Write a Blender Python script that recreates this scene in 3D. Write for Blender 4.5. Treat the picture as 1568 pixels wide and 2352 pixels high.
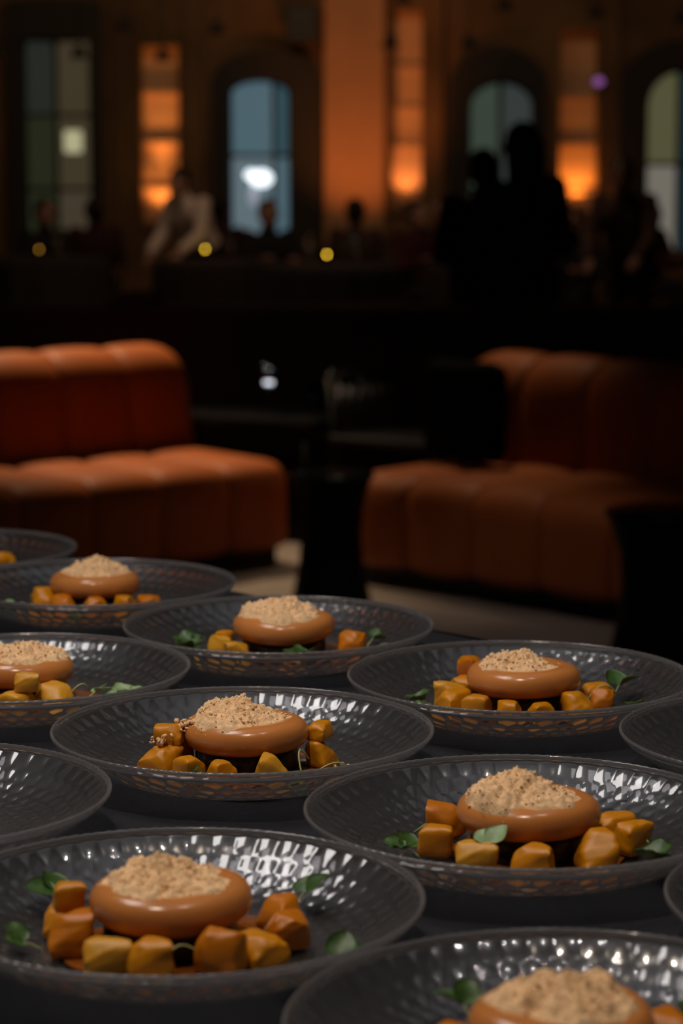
import bpy, bmesh, math, random
import numpy as np
from mathutils import Vector, Matrix

sc = bpy.context.scene
for o in list(bpy.data.objects):
    bpy.data.objects.remove(o)
C = sc.collection

# ------------------------------------------------------------------ camera, world, lights, exposure
CAM_Z = 1.35
cam_d = bpy.data.cameras.new('camera')
cam = bpy.data.objects.new('camera', cam_d)
C.objects.link(cam)
cam.location = (0, 0, CAM_Z)
cam.rotation_euler = (math.radians(90 - 8.03), 0, 0)
cam_d.sensor_fit = 'VERTICAL'
cam_d.sensor_height = 36.0
cam_d.lens = 36.0 * 5500 / 2352
cam_d.dof.use_dof = True
cam_d.dof.focus_distance = 1.66
cam_d.dof.aperture_fstop = cam_d.lens / 10.5
cam_d.clip_start = 0.02
sc.camera = cam

sc.view_settings.view_transform = 'Standard'
sc.view_settings.look = 'None'
sc.view_settings.gamma = 1
sc.view_settings.use_curve_mapping = False
sc.view_settings.exposure = 0.0
sc.cycles.sample_clamp_indirect = 4.0
sc.cycles.use_denoising = True
sc.cycles.max_bounces = 9
sc.cycles.diffuse_bounces = 3
sc.cycles.glossy_bounces = 3
sc.cycles.transmission_bounces = 8

w = bpy.data.worlds.new('night')
sc.world = w
w.use_nodes = True
w.node_tree.nodes['Background'].inputs[0].default_value = (0.9, 0.75, 0.62, 1)
w.node_tree.nodes['Background'].inputs[1].default_value = 0.0035


def light(kind, name, loc, target, power, color, **kw):
    d = bpy.data.lights.new(name, kind)
    o = bpy.data.objects.new(name, d)
    C.objects.link(o)
    o.location = loc
    if target is not None:
        o.rotation_euler = (Vector(target) - Vector(loc)).to_track_quat('-Z', 'Y').to_euler()
    d.energy = power
    d.color = color
    for k, v in kw.items():
        setattr(d, k, v)
    return o


# lamps hanging over the serving table (all above the frame), plus an added fill
light('AREA', 'serving_light_panel', (-0.62, 1.86, 2.45), (0.0, 1.75, 0.95), 4.2, (1.0, 0.94, 0.90), shape='RECTANGLE', size=0.80, size_y=0.36, spread=math.radians(115))
light('SPOT', 'serving_spot', (-0.25, 1.0, 2.7), (0.0, 1.75, 0.95), 43, (1.0, 0.84, 0.66), spot_size=math.radians(65), spot_blend=0.6, shadow_soft_size=0.03)
light('SPOT', 'serving_spot', (0.35, 1.35, 2.7), (0.0, 1.8, 0.95), 9, (1.0, 0.93, 0.88), spot_size=math.radians(65), spot_blend=0.6, shadow_soft_size=0.025)
light('AREA', 'glass_fill_light', (0.0, 2.6, 4.2), (0.0, 2.6, 0.0), 5.5, (0.92, 0.95, 1.0), shape='SQUARE', size=2.6)  # unseen fill, added for faint reflections in the glass scales
# downlight in the lounge ceiling over the two sofas
light('SPOT', 'lounge_downlight', (-1.55, 9.45, 3.4), (-0.72, 8.45, 0.4), 500, (1.0, 0.72, 0.44), spot_size=math.radians(34), spot_blend=0.9, shadow_soft_size=0.12)
light('SPOT', 'lounge_downlight', (-0.25, 6.5, 3.8), (0.45, 7.10, 0.1), 55, (1.0, 0.82, 0.72), spot_size=math.radians(22), spot_blend=0.9, shadow_soft_size=0.1)

light('SPOT', 'lounge_downlight', (0.35, 9.05, 3.4), (0.28, 8.1, 0.4), 110, (1.0, 0.74, 0.48), spot_size=math.radians(30), spot_blend=1.0, shadow_soft_size=0.1)

# ------------------------------------------------------------------ helpers
MATS = {}


def mat(name, color, rough=0.6, spec=0.5, noise=None, bump=None, emit=None, trans=0.0, ior=1.45, sss=0.0, metal=0.0, sheen=0.0):
    """Procedural principled material. noise=(scale, amount, detail) varies the colour, bump=(scale, strength, distance) adds relief."""
    if name in MATS:
        return MATS[name]
    m = bpy.data.materials.new(name)
    m.use_nodes = True
    nt = m.node_tree
    b = nt.nodes['Principled BSDF']
    col = tuple(color) + (1,)
    b.inputs['Base Color'].default_value = col
    b.inputs['Roughness'].default_value = rough
    b.inputs['Specular IOR Level'].default_value = spec
    b.inputs['Metallic'].default_value = metal
    b.inputs['IOR'].default_value = ior
    b.inputs['Transmission Weight'].default_value = trans
    if sss:
        b.inputs['Subsurface Weight'].default_value = sss
        b.inputs['Subsurface Radius'].default_value = (1.0, 0.45, 0.15)
        b.inputs['Subsurface Scale'].default_value = 0.004
    if sheen:
        b.inputs['Sheen Weight'].default_value = sheen
    if emit:
        b.inputs['Emission Color'].default_value = tuple(emit[0]) + (1,)
        b.inputs['Emission Strength'].default_value = emit[1]
    tc = None
    if noise or bump:
        tc = nt.nodes.new('ShaderNodeTexCoord')
    if noise:
        n = nt.nodes.new('ShaderNodeTexNoise')
        n.inputs['Scale'].default_value = noise[0]
        n.inputs['Detail'].default_value = noise[2] if len(noise) > 2 else 4
        nt.links.new(tc.outputs['Object'], n.inputs['Vector'])
        r = nt.nodes.new('ShaderNodeValToRGB')
        a = noise[1]
        r.color_ramp.elements[0].position = 0.3
        r.color_ramp.elements[1].position = 0.7
        r.color_ramp.elements[0].color = tuple(max(0, c * (1 - a)) for c in color) + (1,)
        r.color_ramp.elements[1].color = tuple(min(1, c * (1 + a)) for c in color) + (1,)
        nt.links.new(n.outputs['Fac'], r.inputs['Fac'])
        nt.links.new(r.outputs['Color'], b.inputs['Base Color'])
    if bump:
        n2 = nt.nodes.new('ShaderNodeTexNoise')
        n2.inputs['Scale'].default_value = bump[0]
        n2.inputs['Detail'].default_value = 5
        nt.links.new(tc.outputs['Object'], n2.inputs['Vector'])
        bp = nt.nodes.new('ShaderNodeBump')
        bp.inputs['Strength'].default_value = bump[1]
        bp.inputs['Distance'].default_value = bump[2]
        nt.links.new(n2.outputs['Fac'], bp.inputs['Height'])
        nt.links.new(bp.outputs['Normal'], b.inputs['Normal'])
    MATS[name] = m
    return m


def mesh_from(verts, faces, name, smooth=True):
    me = bpy.data.meshes.new(name)
    me.from_pydata(verts, [], faces)
    me.update()
    if smooth:
        me.polygons.foreach_set('use_smooth', [True] * len(me.polygons))
    return me


def link(name, me, m=None, parent=None, loc=(0, 0, 0), rot=(0, 0, 0), scale=(1, 1, 1)):
    o = bpy.data.objects.new(name, me)
    C.objects.link(o)
    if m is not None and me is not None and len(me.materials) == 0:
        me.materials.append(m)
    o.parent = parent
    o.location = loc
    o.rotation_euler = rot
    o.scale = scale
    return o


def tag(o, label=None, cat=None, group=None, kind=None):
    if label:
        o['label'] = label
    if cat:
        o['category'] = cat
    if group:
        o['group'] = group
    if kind:
        o['kind'] = kind
    return o


def empty(name, loc=(0, 0, 0), rz=0.0):
    o = bpy.data.objects.new(name, None)
    C.objects.link(o)
    o.empty_display_size = 0.05
    o.location = loc
    o.rotation_euler = (0, 0, rz)
    return o


def bm_mesh(bm, name, smooth=False):
    me = bpy.data.meshes.new(name)
    bmesh.ops.recalc_face_normals(bm, faces=bm.faces)
    bm.to_mesh(me)
    bm.free()
    if smooth:
        me.polygons.foreach_set('use_smooth', [True] * len(me.polygons))
    return me


def add_box(bm, x0, x1, y0, y1, z0, z1, bevel=0.0):
    r = bmesh.ops.create_cube(bm, size=1)
    vs = r['verts']
    for v in vs:
        v.co = Vector((x0 + (v.co.x + .5) * (x1 - x0), y0 + (v.co.y + .5) * (y1 - y0), z0 + (v.co.z + .5) * (z1 - z0)))
    if bevel:
        es = list({e for v in vs for e in v.link_edges})
        bmesh.ops.bevel(bm, geom=es, offset=bevel, segments=2, affect='EDGES', profile=0.5)


def box(name, x0, x1, y0, y1, z0, z1, m, parent=None, bevel=0.0):
    bm = bmesh.new()
    add_box(bm, x0, x1, y0, y1, z0, z1, bevel)
    return link(name, bm_mesh(bm, name), m, parent)


def lathe_data(profile, n=48, close_ends=True):
    """profile: list of (r, z) from one end to the other; r may be 0 at the ends."""
    verts, faces, rings = [], [], []
    for r, z in profile:
        if r < 1e-6:
            rings.append([len(verts)])
            verts.append((0, 0, z))
        else:
            s = len(verts)
            for k in range(n):
                a = 2 * math.pi * k / n
                verts.append((r * math.cos(a), r * math.sin(a), z))
            rings.append(list(range(s, s + n)))
    for a, b in zip(rings, rings[1:]):
        for k in range(n):
            k2 = (k + 1) % n
            if len(a) == 1 and len(b) == 1:
                continue
            if len(a) == 1:
                faces.append((a[0], b[k2], b[k]))
            elif len(b) == 1:
                faces.append((a[k], a[k2], b[0]))
            else:
                faces.append((a[k], a[k2], b[k2], b[k]))
    return verts, faces


def lathe(name, profile, m, parent=None, n=48, loc=(0, 0, 0)):
    v, f = lathe_data(profile, n)
    me = mesh_from(v, f, name)
    bm = bmesh.new()
    bm.from_mesh(me)
    bmesh.ops.recalc_face_normals(bm, faces=bm.faces)
    bm.to_mesh(me)
    bm.free()
    return link(name, me, m, parent, loc)


def tube_data(pts, radii, n=8):
    pts = [Vector(p) for p in pts]
    verts, faces = [], []
    for i, p in enumerate(pts):
        d = (pts[min(i + 1, len(pts) - 1)] - pts[max(i - 1, 0)]).normalized()
        q = d.to_track_quat('Z', 'Y')
        r = radii[i] if isinstance(radii, (list, tuple)) else radii
        for k in range(n):
            a = 2 * math.pi * k / n
            verts.append(tuple(p + q @ Vector((r * math.cos(a), r * math.sin(a), 0))))
    for i in range(len(pts) - 1):
        for k in range(n):
            k2 = (k + 1) % n
            faces.append((i * n + k, i * n + k2, (i + 1) * n + k2, (i + 1) * n + k))
    faces.append(tuple(range(n - 1, -1, -1)))
    faces.append(tuple((len(pts) - 1) * n + k for k in range(n)))
    return verts, faces


# ------------------------------------------------------------------ room shell
WALL_Y = 24.0
M_floor = mat('floor_stone', (0.23, 0.185, 0.16), rough=0.55, noise=(3.0, 0.12, 6), bump=(40, 0.08, 0.01))
M_wall = mat('old_plaster', (0.14, 0.075, 0.035), rough=0.85, noise=(1.2, 0.35, 6), bump=(9, 0.3, 0.02))
M_wall_dark = mat('dark_paint', (0.018, 0.014, 0.012), rough=0.7)
M_ceiling = mat('ceiling_paint', (0.05, 0.04, 0.033), rough=0.9)
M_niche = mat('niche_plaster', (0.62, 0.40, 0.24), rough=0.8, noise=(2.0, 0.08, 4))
M_trim = mat('window_frame_paint', (0.02, 0.018, 0.016), rough=0.5)

o = box('floor', -7, 7, -2.5, 24.6, -0.1, 0.0, M_floor)
tag(o, kind='structure')
o = box('ceiling', -7, 7, -2.5, 24.6, 4.3, 4.4, M_ceiling)
tag(o, kind='structure')
o = box('wall_left', -7.2, -7, -2.5, 24.6, 0, 4.3, M_wall)
tag(o, kind='structure')
o = box('wall_right', 7, 7.2, -2.5, 24.6, 0, 4.3, M_wall)
tag(o, kind='structure')

# back wall with openings  (x0, x1, z0, z1)
OPEN = [(-3.18, -2.46, 0.5, 2.70), (-1.98, -1.61, 0.85, 2.60), (-1.12, -0.50, 0.55, 2.30),
        (0.50, 0.80, 0.95, 2.95), (1.25, 1.93, 0.55, 2.28), (2.16, 2.54, 0.95, 2.75), (3.00, 3.72, 0.55, 2.40)]
bm = bmesh.new()
xs = -7.0
for (x0, x1, z0, z1) in OPEN:
    add_box(bm, xs, x0, WALL_Y, WALL_Y + 0.45, 0, 4.3)
    add_box(bm, x0, x1, WALL_Y, WALL_Y + 0.45, 0, z0)
    add_box(bm, x0, x1, WALL_Y, WALL_Y + 0.45, z1, 4.3)
    xs = x1
add_box(bm, xs, 7.0, WALL_Y, WALL_Y + 0.45, 0, 4.3)
bmesh.ops.remove_doubles(bm, verts=bm.verts, dist=1e-5)
wall_back = link('wall_back', bm_mesh(bm, 'wall_back'), M_wall)
tag(wall_back, kind='structure')


def arch_z(x, x0, x1, zs, zt):
    """height of a segmental arch springing at zs, crown at zt"""
    t = (x - (x0 + x1) / 2) / ((x1 - x0) / 2)
    return zs + (zt - zs) * math.sqrt(max(0.0, 1 - t * t))


def pane(name, x0, x1, z0, z1, y, m, parent, arch=None):
    """a pane of glass 6 mm thick; arch=(ax0, ax1, zs, zt) clips its head"""
    n = 10
    top = []
    for k in range(n + 1):
        x = x1 + (x0 - x1) * k / n
        z = z1 if arch is None else min(z1, arch_z(x, *arch))
        top.append((x, z))
    ring = [(x0, z0), (x1, z0)] + top
    v = [(x, y, z) for x, z in ring] + [(x, y + 0.006, z) for x, z in ring]
    k = len(ring)
    f = [tuple(range(k - 1, -1, -1)), tuple(range(k, 2 * k))]
    for i in range(k):
        j = (i + 1) % k
        f.append((i, j, k + j, k + i))
    return link(name, mesh_from(v, f, name, False), m, parent)


def arch_board(name, inner, outer, y0, y1, m, parent):
    """a board with an arched hole: inner/outer = (x0, x1, z0, zs, zt)"""
    def loop(a):
        x0, x1, z0, zs, zt = a
        p = [(x0, z0)]
        p += [(x0, z0 + (zs - z0) * t) for t in (0.5, 1.0)]
        p += [(x0 + (x1 - x0) * (0.5 - 0.5 * math.cos(math.pi * k / 20)), None) for k in range(1, 20)]
        p += [(x1, zs), (x1, (z0 + zs) / 2), (x1, z0)]
        return [(x, arch_z(x, x0, x1, zs, zt) if z is None else z) for x, z in p]
    a, b = loop(inner), loop(outer)
    n = len(a)
    v = [(x, y0, z) for x, z in a] + [(x, y0, z) for x, z in b] + [(x, y1, z) for x, z in a] + [(x, y1, z) for x, z in b]
    f = []
    for i in range(n - 1):
        f += [(i, i + 1, n + i + 1, n + i), (2 * n + i, 3 * n + i, 3 * n + i + 1, 2 * n + i + 1),
              (i, 2 * n + i, 2 * n + i + 1, i + 1), (n + i, n + i + 1, 3 * n + i + 1, 3 * n + i)]
    f += [(0, n, 3 * n, 2 * n), (n - 1, 2 * n - 1 + 2 * n, 3 * n - 1, 2 * n - 1)][:1]
    return link(name, mesh_from(v, f, name, False), m, parent)


def glow(name, color, strength):
    return mat('lit_glass_' + name, (0.02, 0.02, 0.02), rough=0.15, emit=(color, strength))


def window(n, outer, inner, mull_x, mull_z, colours, label=None):
    """inner=(x0,x1,z0,zs,zt); colours[row][col], row 0 at the bottom"""
    x0, x1, z0, zs, zt = inner
    root = empty('window_%d' % n, ((x0 + x1) / 2, WALL_Y, z0))
    tag(root, kind='structure')
    dx, dz = -(x0 + x1) / 2, -z0
    off = Matrix.Translation((dx, -WALL_Y, dz))
    parts = [arch_board('surround', inner, outer, WALL_Y - 0.10, WALL_Y + 0.2, M_wall_dark, root)]
    parts.append(arch_board('frame', (x0 + .03, x1 - .03, z0 + .03, zs, zt - .03), (x0 - .03, x1 + .03, z0 - .03, zs, zt + .03), WALL_Y + 0.17, WALL_Y + 0.24, M_trim, root))
    X = [x0 + .02] + mull_x + [x1 - .02]
    Z = [z0] + mull_z + [zt]
    for x in mull_x:
        bm = bmesh.new()
        add_box(bm, x - .022, x + .022, WALL_Y + .17, WALL_Y + .235, z0, arch_z(x, x0, x1, zs, zt))
        parts.append(link('mullion', bm_mesh(bm, 'mullion'), M_trim, root))
    for z in mull_z:
        bm = bmesh.new()
        add_box(bm, x0, x1, WALL_Y + .175, WALL_Y + .23, z - .02, z + .02)
        parts.append(link('glazing_bar', bm_mesh(bm, 'glazing_bar'), M_trim, root))
    for r in range(len(Z) - 1):
        for c in range(len(X) - 1):
            parts.append(pane('pane', X[c], X[c + 1], Z[r], Z[r + 1], WALL_Y + .20, colours[r][c], root, (x0, x1, zs, zt)))
    for p in parts:
        p.data.transform(off)
    return root


G = {
    'moss': glow('moss', (0.10, 0.12, 0.095), 0.17), 'beige': glow('beige', (0.17, 0.13, 0.07), 0.27), 'moss_dim': glow('moss_dim', (0.10, 0.12, 0.06), 0.16),
    'tan': glow('tan', (0.17, 0.13, 0.08), 0.30),
    'blue': glow('blue', (0.19, 0.33, 0.40), 0.36), 'teal': glow('teal', (0.10, 0.23, 0.28), 0.30), 'pale': glow('pale', (0.30, 0.42, 0.48), 0.36),
    'sage': glow('sage', (0.13, 0.18, 0.13), 0.30), 'slate': glow('slate', (0.13, 0.16, 0.15), 0.26),
    'olive': glow('olive', (0.26, 0.25, 0.12), 0.32), 'cream': glow('cream', (0.40, 0.36, 0.30), 0.40), 'dusk': glow('dusk', (0.05, 0.12, 0.15), 0.2),
}
window(1, (-3.30, -2.36, 0.5, 3.02, 3.06), (-3.16, -2.48, 0.55, 2.66, 2.68), [-2.84], [1.20, 1.93],
       [[G['moss_dim'], G['tan']], [G['moss_dim'], G['beige']], [G['moss'], G['beige']]])
window(2, (-1.28, -0.20, 0.5, 2.22, 2.56), (-1.12, -0.50, 0.6, 2.14, 2.29), [-0.67], [1.53],
       [[G['pale'], G['blue']], [G['blue'], G['teal']]])
window(3, (1.06, 2.02, 0.5, 2.18, 2.60), (1.26, 1.92, 0.6, 2.02, 2.27), [1.58], [1.2],
       [[G['sage'], G['slate']], [G['sage'], G['slate']]])
window(4, (2.74, 3.98, 0.5, 2.18, 2.66), (3.02, 3.70, 0.6, 2.0, 2.38), [3.36], [1.45],
       [[G['cream'], G['dusk']], [G['olive'], G['dusk']]])

# light niches in the back wall: ribbed plaster backs washed by an orange uplight in each


def niche(n, x0, x1, z0, z1, ribs, power, col, lamp_x=None, beam=60):
    root = empty('trim_%d' % n, ((x0 + x1) / 2, WALL_Y + .3, z0))
    tag(root, kind='structure')
    w2 = (x1 - x0) / 2
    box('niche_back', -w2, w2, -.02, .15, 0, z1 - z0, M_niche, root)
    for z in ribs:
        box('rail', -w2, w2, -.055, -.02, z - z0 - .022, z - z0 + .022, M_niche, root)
    box('sill', -w2, w2, -.36, -.02, -.06, 0.0, M_wall, root)
    lx = (x0 + x1) / 2 if lamp_x is None else lamp_x
    lamp = empty('uplight', (lx, WALL_Y + .14, z0))
    tag(lamp, 'small orange floor uplight in the wall niche number %d from the left window' % n, 'uplight', 'uplights in the wall niches')
    lathe('housing', [(0, 0), (.045, 0), (.05, .01), (.05, .05), (.044, .055), (.044, .045), (0, .045)], M_trim, lamp, 20)
    lathe('lens', [(0, .0455), (.043, .0455), (.043, .049), (0, .049)], mat('uplight_lens', (0.3, 0.1, 0.02), rough=.2, emit=((1, .35, .06), 6.0)), lamp, 20)
    # a wide flood for the foot of the niche and a tight beam grazing up its whole height
    light('SPOT', 'niche_uplight', (lx, WALL_Y + .12, z0 + .075), (lx, WALL_Y + .26, z0 + 1.3), power, col, spot_size=math.radians(120), spot_blend=.8, shadow_soft_size=.04)
    light('SPOT', 'niche_uplight', (lx, WALL_Y + .07, z0 + .075), (lx, WALL_Y + .27, z1 - .2), beam, col, spot_size=math.radians(34), spot_blend=1.0, shadow_soft_size=.04)
    return lamp


ORANGE = (1.0, 0.36, 0.085)
niche(1, -1.98, -1.61, 0.88, 2.60, [1.20, 1.65, 2.15], 12, ORANGE, beam=105)
niche(2, 0.50, 0.80, 1.02, 2.95, [1.62, 2.0, 2.4], 10, (1.0, .34, .10), beam=6)
niche(3, 2.16, 2.54, 0.98, 2.75, [1.16, 1.63, 2.1], 17, (1.0, .32, .05), beam=7)
for nm, lb in (('uplight', 'orange uplight in the niche beside the pale twin-column window'), ('uplight.001', 'orange uplight in the narrow niche beside the broad orange wall'),
               ('uplight.002', 'orange uplight in the niche between the two greenish arched windows')):
    bpy.data.objects[nm]['label'] = lb
# broad wash on the pier between the blue window and the second niche
light('SPOT', 'pier_uplight', (0.16, WALL_Y - 1.5, 0.30), (0.18, WALL_Y, 2.3), 125, (1.0, .30, .07), spot_size=math.radians(62), spot_blend=.9, shadow_soft_size=.05)
pier = box('pier', -0.17, 0.42, WALL_Y - .12, WALL_Y, 0, 4.3, mat('pier_plaster', (0.40, 0.22, 0.12), rough=.85, noise=(1.5, .15, 5)), wall_back)
light('SPOT', 'pilaster_uplight', (2.75, WALL_Y - .3, 0.6), (2.68, WALL_Y, 2.6), 8, (1.0, .30, .10), spot_size=math.radians(40), spot_blend=.9, shadow_soft_size=.05)
for (a, b2) in ((-2.24, -2.06), (-1.55, -1.36), (0.86, 1.0), (2.58, 2.74)):
    box('pilaster', a, b2, WALL_Y - .08, WALL_Y, 0, 4.3, M_wall, wall_back)
# dim warm house lights on the far wall
light('AREA', 'hall_area_light', (-1.5, 20.0, 4.1), (-1.2, 24, 2.2), 17, (1.0, .68, .36), shape='RECTANGLE', size=3.0, size_y=.4)
light('AREA', 'hall_area_light', (2.6, 20.0, 4.1), (2.4, 24, 2.2), 9, (1.0, .68, .40), shape='RECTANGLE', size=2.5, size_y=.4)

light('AREA', 'hall_area_light', (-0.4, 15.2, 4.1), (-0.6, 17.2, .8), 30, (1.0, .62, .40), shape='RECTANGLE', size=4.0, size_y=.5)  # unseen fill, added to brighten the guests

# low partition behind the lounge
M_black = mat('black_lacquer', (0.012, 0.011, 0.011), rough=0.45)
part_w = empty('wall_partition', (0, 10.2, 0))
tag(part_w, kind='structure')
box('panel', -6.9, 6.9, -.06, .06, 0, .76, M_black, part_w)
box('cap', -6.9, 6.9, -.10, .10, .76, .80, mat('cap_wood', (.05, .036, .026), rough=.5, noise=(6, .3)), part_w, .008)

# ------------------------------------------------------------------ serving table with its cloth
TABLE_Z = 0.928
T_ROT = math.atan2(0.742, -0.670)
M_cloth = mat('charcoal_cloth', (0.0085, 0.0090, 0.0130), rough=0.85, spec=.25, sheen=0.04, noise=(55, .2, 6), bump=(420, .35, .002))
T0, T1, N0, N1 = -0.35, 2.65, 0.46, 1.535


def make_cloth():
    rnd = random.Random(4)
    verts, faces = [], []
    # closed ring of perimeter points, rounded corners
    ring = []
    def side(ax, ay, bx, by, k):
        for i in range(k):
            t = i / k
            ring.append((ax + (bx - ax) * t, ay + (by - ay) * t))
    # local x = t, local y = -n
    side(T0, -N0, T0, -N1, 44)
    side(T0, -N1, T1, -N1, 120)
    side(T1, -N1, T1, -N0, 44)
    side(T1, -N0, T0, -N0, 120)
    n = len(ring)
    cx, cy = (T0 + T1) / 2, -(N0 + N1) / 2
    levels = [(0.0, 0.0), (0.006, -0.0015), (0.011, -0.006), (0.0135, -0.014), (0.016, -0.05), (0.02, -0.14), (0.024, -0.3), (0.03, -0.55), (0.036, -0.80), (0.04, -TABLE_Z + .001)]
    phase = [rnd.uniform(0, 6.28) for _ in range(6)]
    dist = 0
    for li, (off, dz) in enumerate(levels):
        dist = 0
        for i, (x, y) in enumerate(ring):
            px, py = ring[i - 1]
            dist += math.hypot(x - px, y - py) if i else 0
            nx = -1 if abs(x - T0) < 1e-6 else (1 if abs(x - T1) < 1e-6 else 0)
            ny = 1 if abs(y + N0) < 1e-6 else (-1 if abs(y + N1) < 1e-6 else 0)
            l = math.hypot(nx, ny) or 1
            fold = 0.5 + 0.5 * math.sin(dist * 22 + 1.7 * math.sin(dist * 5 + phase[0]))
            amp = min(1, max(0, -dz - .01) / .5) * 0.05
            o2 = off + amp * fold
            wob = 0.0022 * math.sin(dist * 9 + phase[1]) if li < 4 else 0
            verts.append((x + nx / l * o2, y + ny / l * o2, dz + wob))
    for li in range(len(levels) - 1):
        for i in range(n):
            j = (i + 1) % n
            faces.append((li * n + i, (li + 1) * n + i, (li + 1) * n + j, li * n + j))
    me = mesh_from(verts, faces, 'tablecloth')
    bm = bmesh.new()
    bm.from_mesh(me)
    # top: grid with slight pulls and creases
    gx, gy = 150, 60
    g = [[None] * (gy + 1) for _ in range(gx + 1)]
    for a in range(gx + 1):
        for b in range(gy + 1):
            x = T0 + (T1 - T0) * a / gx
            y = -N1 + (N1 - N0) * b / gy
            e = min(a, gx - a, b, gy - b) / 3.0
            z = 0.0006 * math.sin(x * 31 + 2 * math.sin(y * 13)) * min(1, e)
            z -= 0.0012 * math.exp(-((y + 0.92 + .03 * math.sin(x * 7)) / .006) ** 2) * min(1, e)
            z -= 0.0012 * math.exp(-((x - 1.25 + .04 * math.sin(y * 9)) / .006) ** 2) * min(1, e)
            if e == 0:
                z = 0
            g[a][b] = bm.verts.new((x, y, z))
    for a in range(gx):
        for b in range(gy):
            f = bm.faces.new((g[a][b], g[a + 1][b], g[a + 1][b + 1], g[a][b + 1]))
            f.smooth = True
    bmesh.ops.recalc_face_normals(bm, faces=bm.faces)
    bm.to_mesh(me)
    bm.free()
    return me


cloth = link('tablecloth', make_cloth(), M_cloth, None, (0, 0, TABLE_Z), (0, 0, T_ROT))
tag(cloth, 'charcoal cloth draped over the long serving table under the plates', 'tablecloth')

# ------------------------------------------------------------------ glass plates with moulded scales
RIM_R, RIM_Z = 0.135, 0.035
N_SC = 60
LAT = 2 * math.pi / N_SC


def plate_outer_z(r):
    t = np.clip((r - 0.070) / (0.135 - 0.070), 0, 1)
    return 0.0014 + 0.0290 * t ** 1.95


def scale_height(r, th):
    """moulded scales on a log-polar honeycomb: each a dome, sinking to 0 at its border; outermost row ends in round tops"""
    u = th / LAT
    v = -np.log(np.maximum(r, 1e-4) / 0.1320) / (LAT * .84)
    best = np.full_like(u, 9.0)
    for dj in (-1, 0, 1):
        j = np.floor(v) + dj
        j = np.where(j < 0, 0, j)
        off = 0.5 * (j % 2)
        cu = np.round(u - off) + off
        d2 = (u - cu) ** 2 + ((v - (j + 0.55)) * 0.86) ** 2
        best = np.minimum(best, d2)
    h = np.clip(1 - best / 0.36, 0, 1)
    wdt = LAT * np.minimum(r, .131)
    fade = np.clip((r - 0.018) / 0.02, 0, 1)
    return h * wdt * fade


def make_bowl():
    nt = 480
    rows = list(np.exp(np.linspace(math.log(0.0205), math.log(0.1325), 122)))
    rs = np.array([0.006, 0.012, 0.017] + rows)
    th = np.linspace(0, 2 * np.pi, nt, endpoint=False)
    R, T = np.meshgrid(rs, th, indexing='ij')
    H = scale_height(R, T)
    zo = plate_outer_z(R) + 0.0004 - 0.012 * H
    zo = np.maximum(zo, 0.0)
    zi = plate_outer_z(R) + 0.0032 + 0.115 * H
    k = len(rs)
    verts = [(0, 0, float(zo[0, 0])), (0, 0, float(zi[0, 0]))]
    def pts(Z):
        return np.stack([R * np.cos(T), R * np.sin(T), Z], -1).reshape(-1, 3)
    P = np.concatenate([pts(zo), pts(zi)])
    verts += [tuple(p) for p in P.tolist()]
    def vi(s, i, j):
        return 2 + s * k * nt + i * nt + (j % nt)
    faces = []
    for j in range(nt):
        faces.append((0, vi(0, 0, j + 1), vi(0, 0, j)))
        faces.append((1, vi(1, 0, j), vi(1, 0, j + 1)))
    for i in range(k - 1):
        for j in range(nt):
            faces.append((vi(0, i, j), vi(0, i, j + 1), vi(0, i + 1, j + 1), vi(0, i + 1, j)))
            faces.append((vi(1, i, j), vi(1, i + 1, j), vi(1, i + 1, j + 1), vi(1, i, j + 1)))
    for j in range(nt):
        faces.append((vi(0, k - 1, j), vi(0, k - 1, j + 1), vi(1, k - 1, j + 1), vi(1, k - 1, j)))
    return mesh_from(verts, faces, 'bowl')


def make_rim():
    z0 = float(plate_outer_z(np.array(0.1326)))
    z1 = float(plate_outer_z(np.array(0.135)))
    prof = [(0.13255, z0 + .0006), (0.1335, (z0 + z1) / 2 + .0004), (0.1345, z1 + .0008), (0.1355, z1 + .0022), (0.1353, z1 + .0038), (0.1343, z1 + .0046), (0.1335, z1 + .0040), (0.13255, z0 + .0034)]
    n = 720
    verts, faces = [], []
    for i, (r, z) in enumerate(prof):
        lobe = (0, .00006, .00016, .00022, .00022, .00020, .00012, 0)[i]      # faint beading that follows the moulded scales
        for a in range(n):
            t = 2 * math.pi * a / n
            c = lobe * math.cos(t * 2 * N_SC)
            verts.append(((r + c) * math.cos(t), (r + c) * math.sin(t), z + c * .7))
    k = len(prof)
    for i in range(k):
        i2 = (i + 1) % k
        for a in range(n):
            b = (a + 1) % n
            faces.append((i * n + a, i * n + b, i2 * n + b, i2 * n + a))
    return mesh_from(verts, faces, 'rim')




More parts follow.
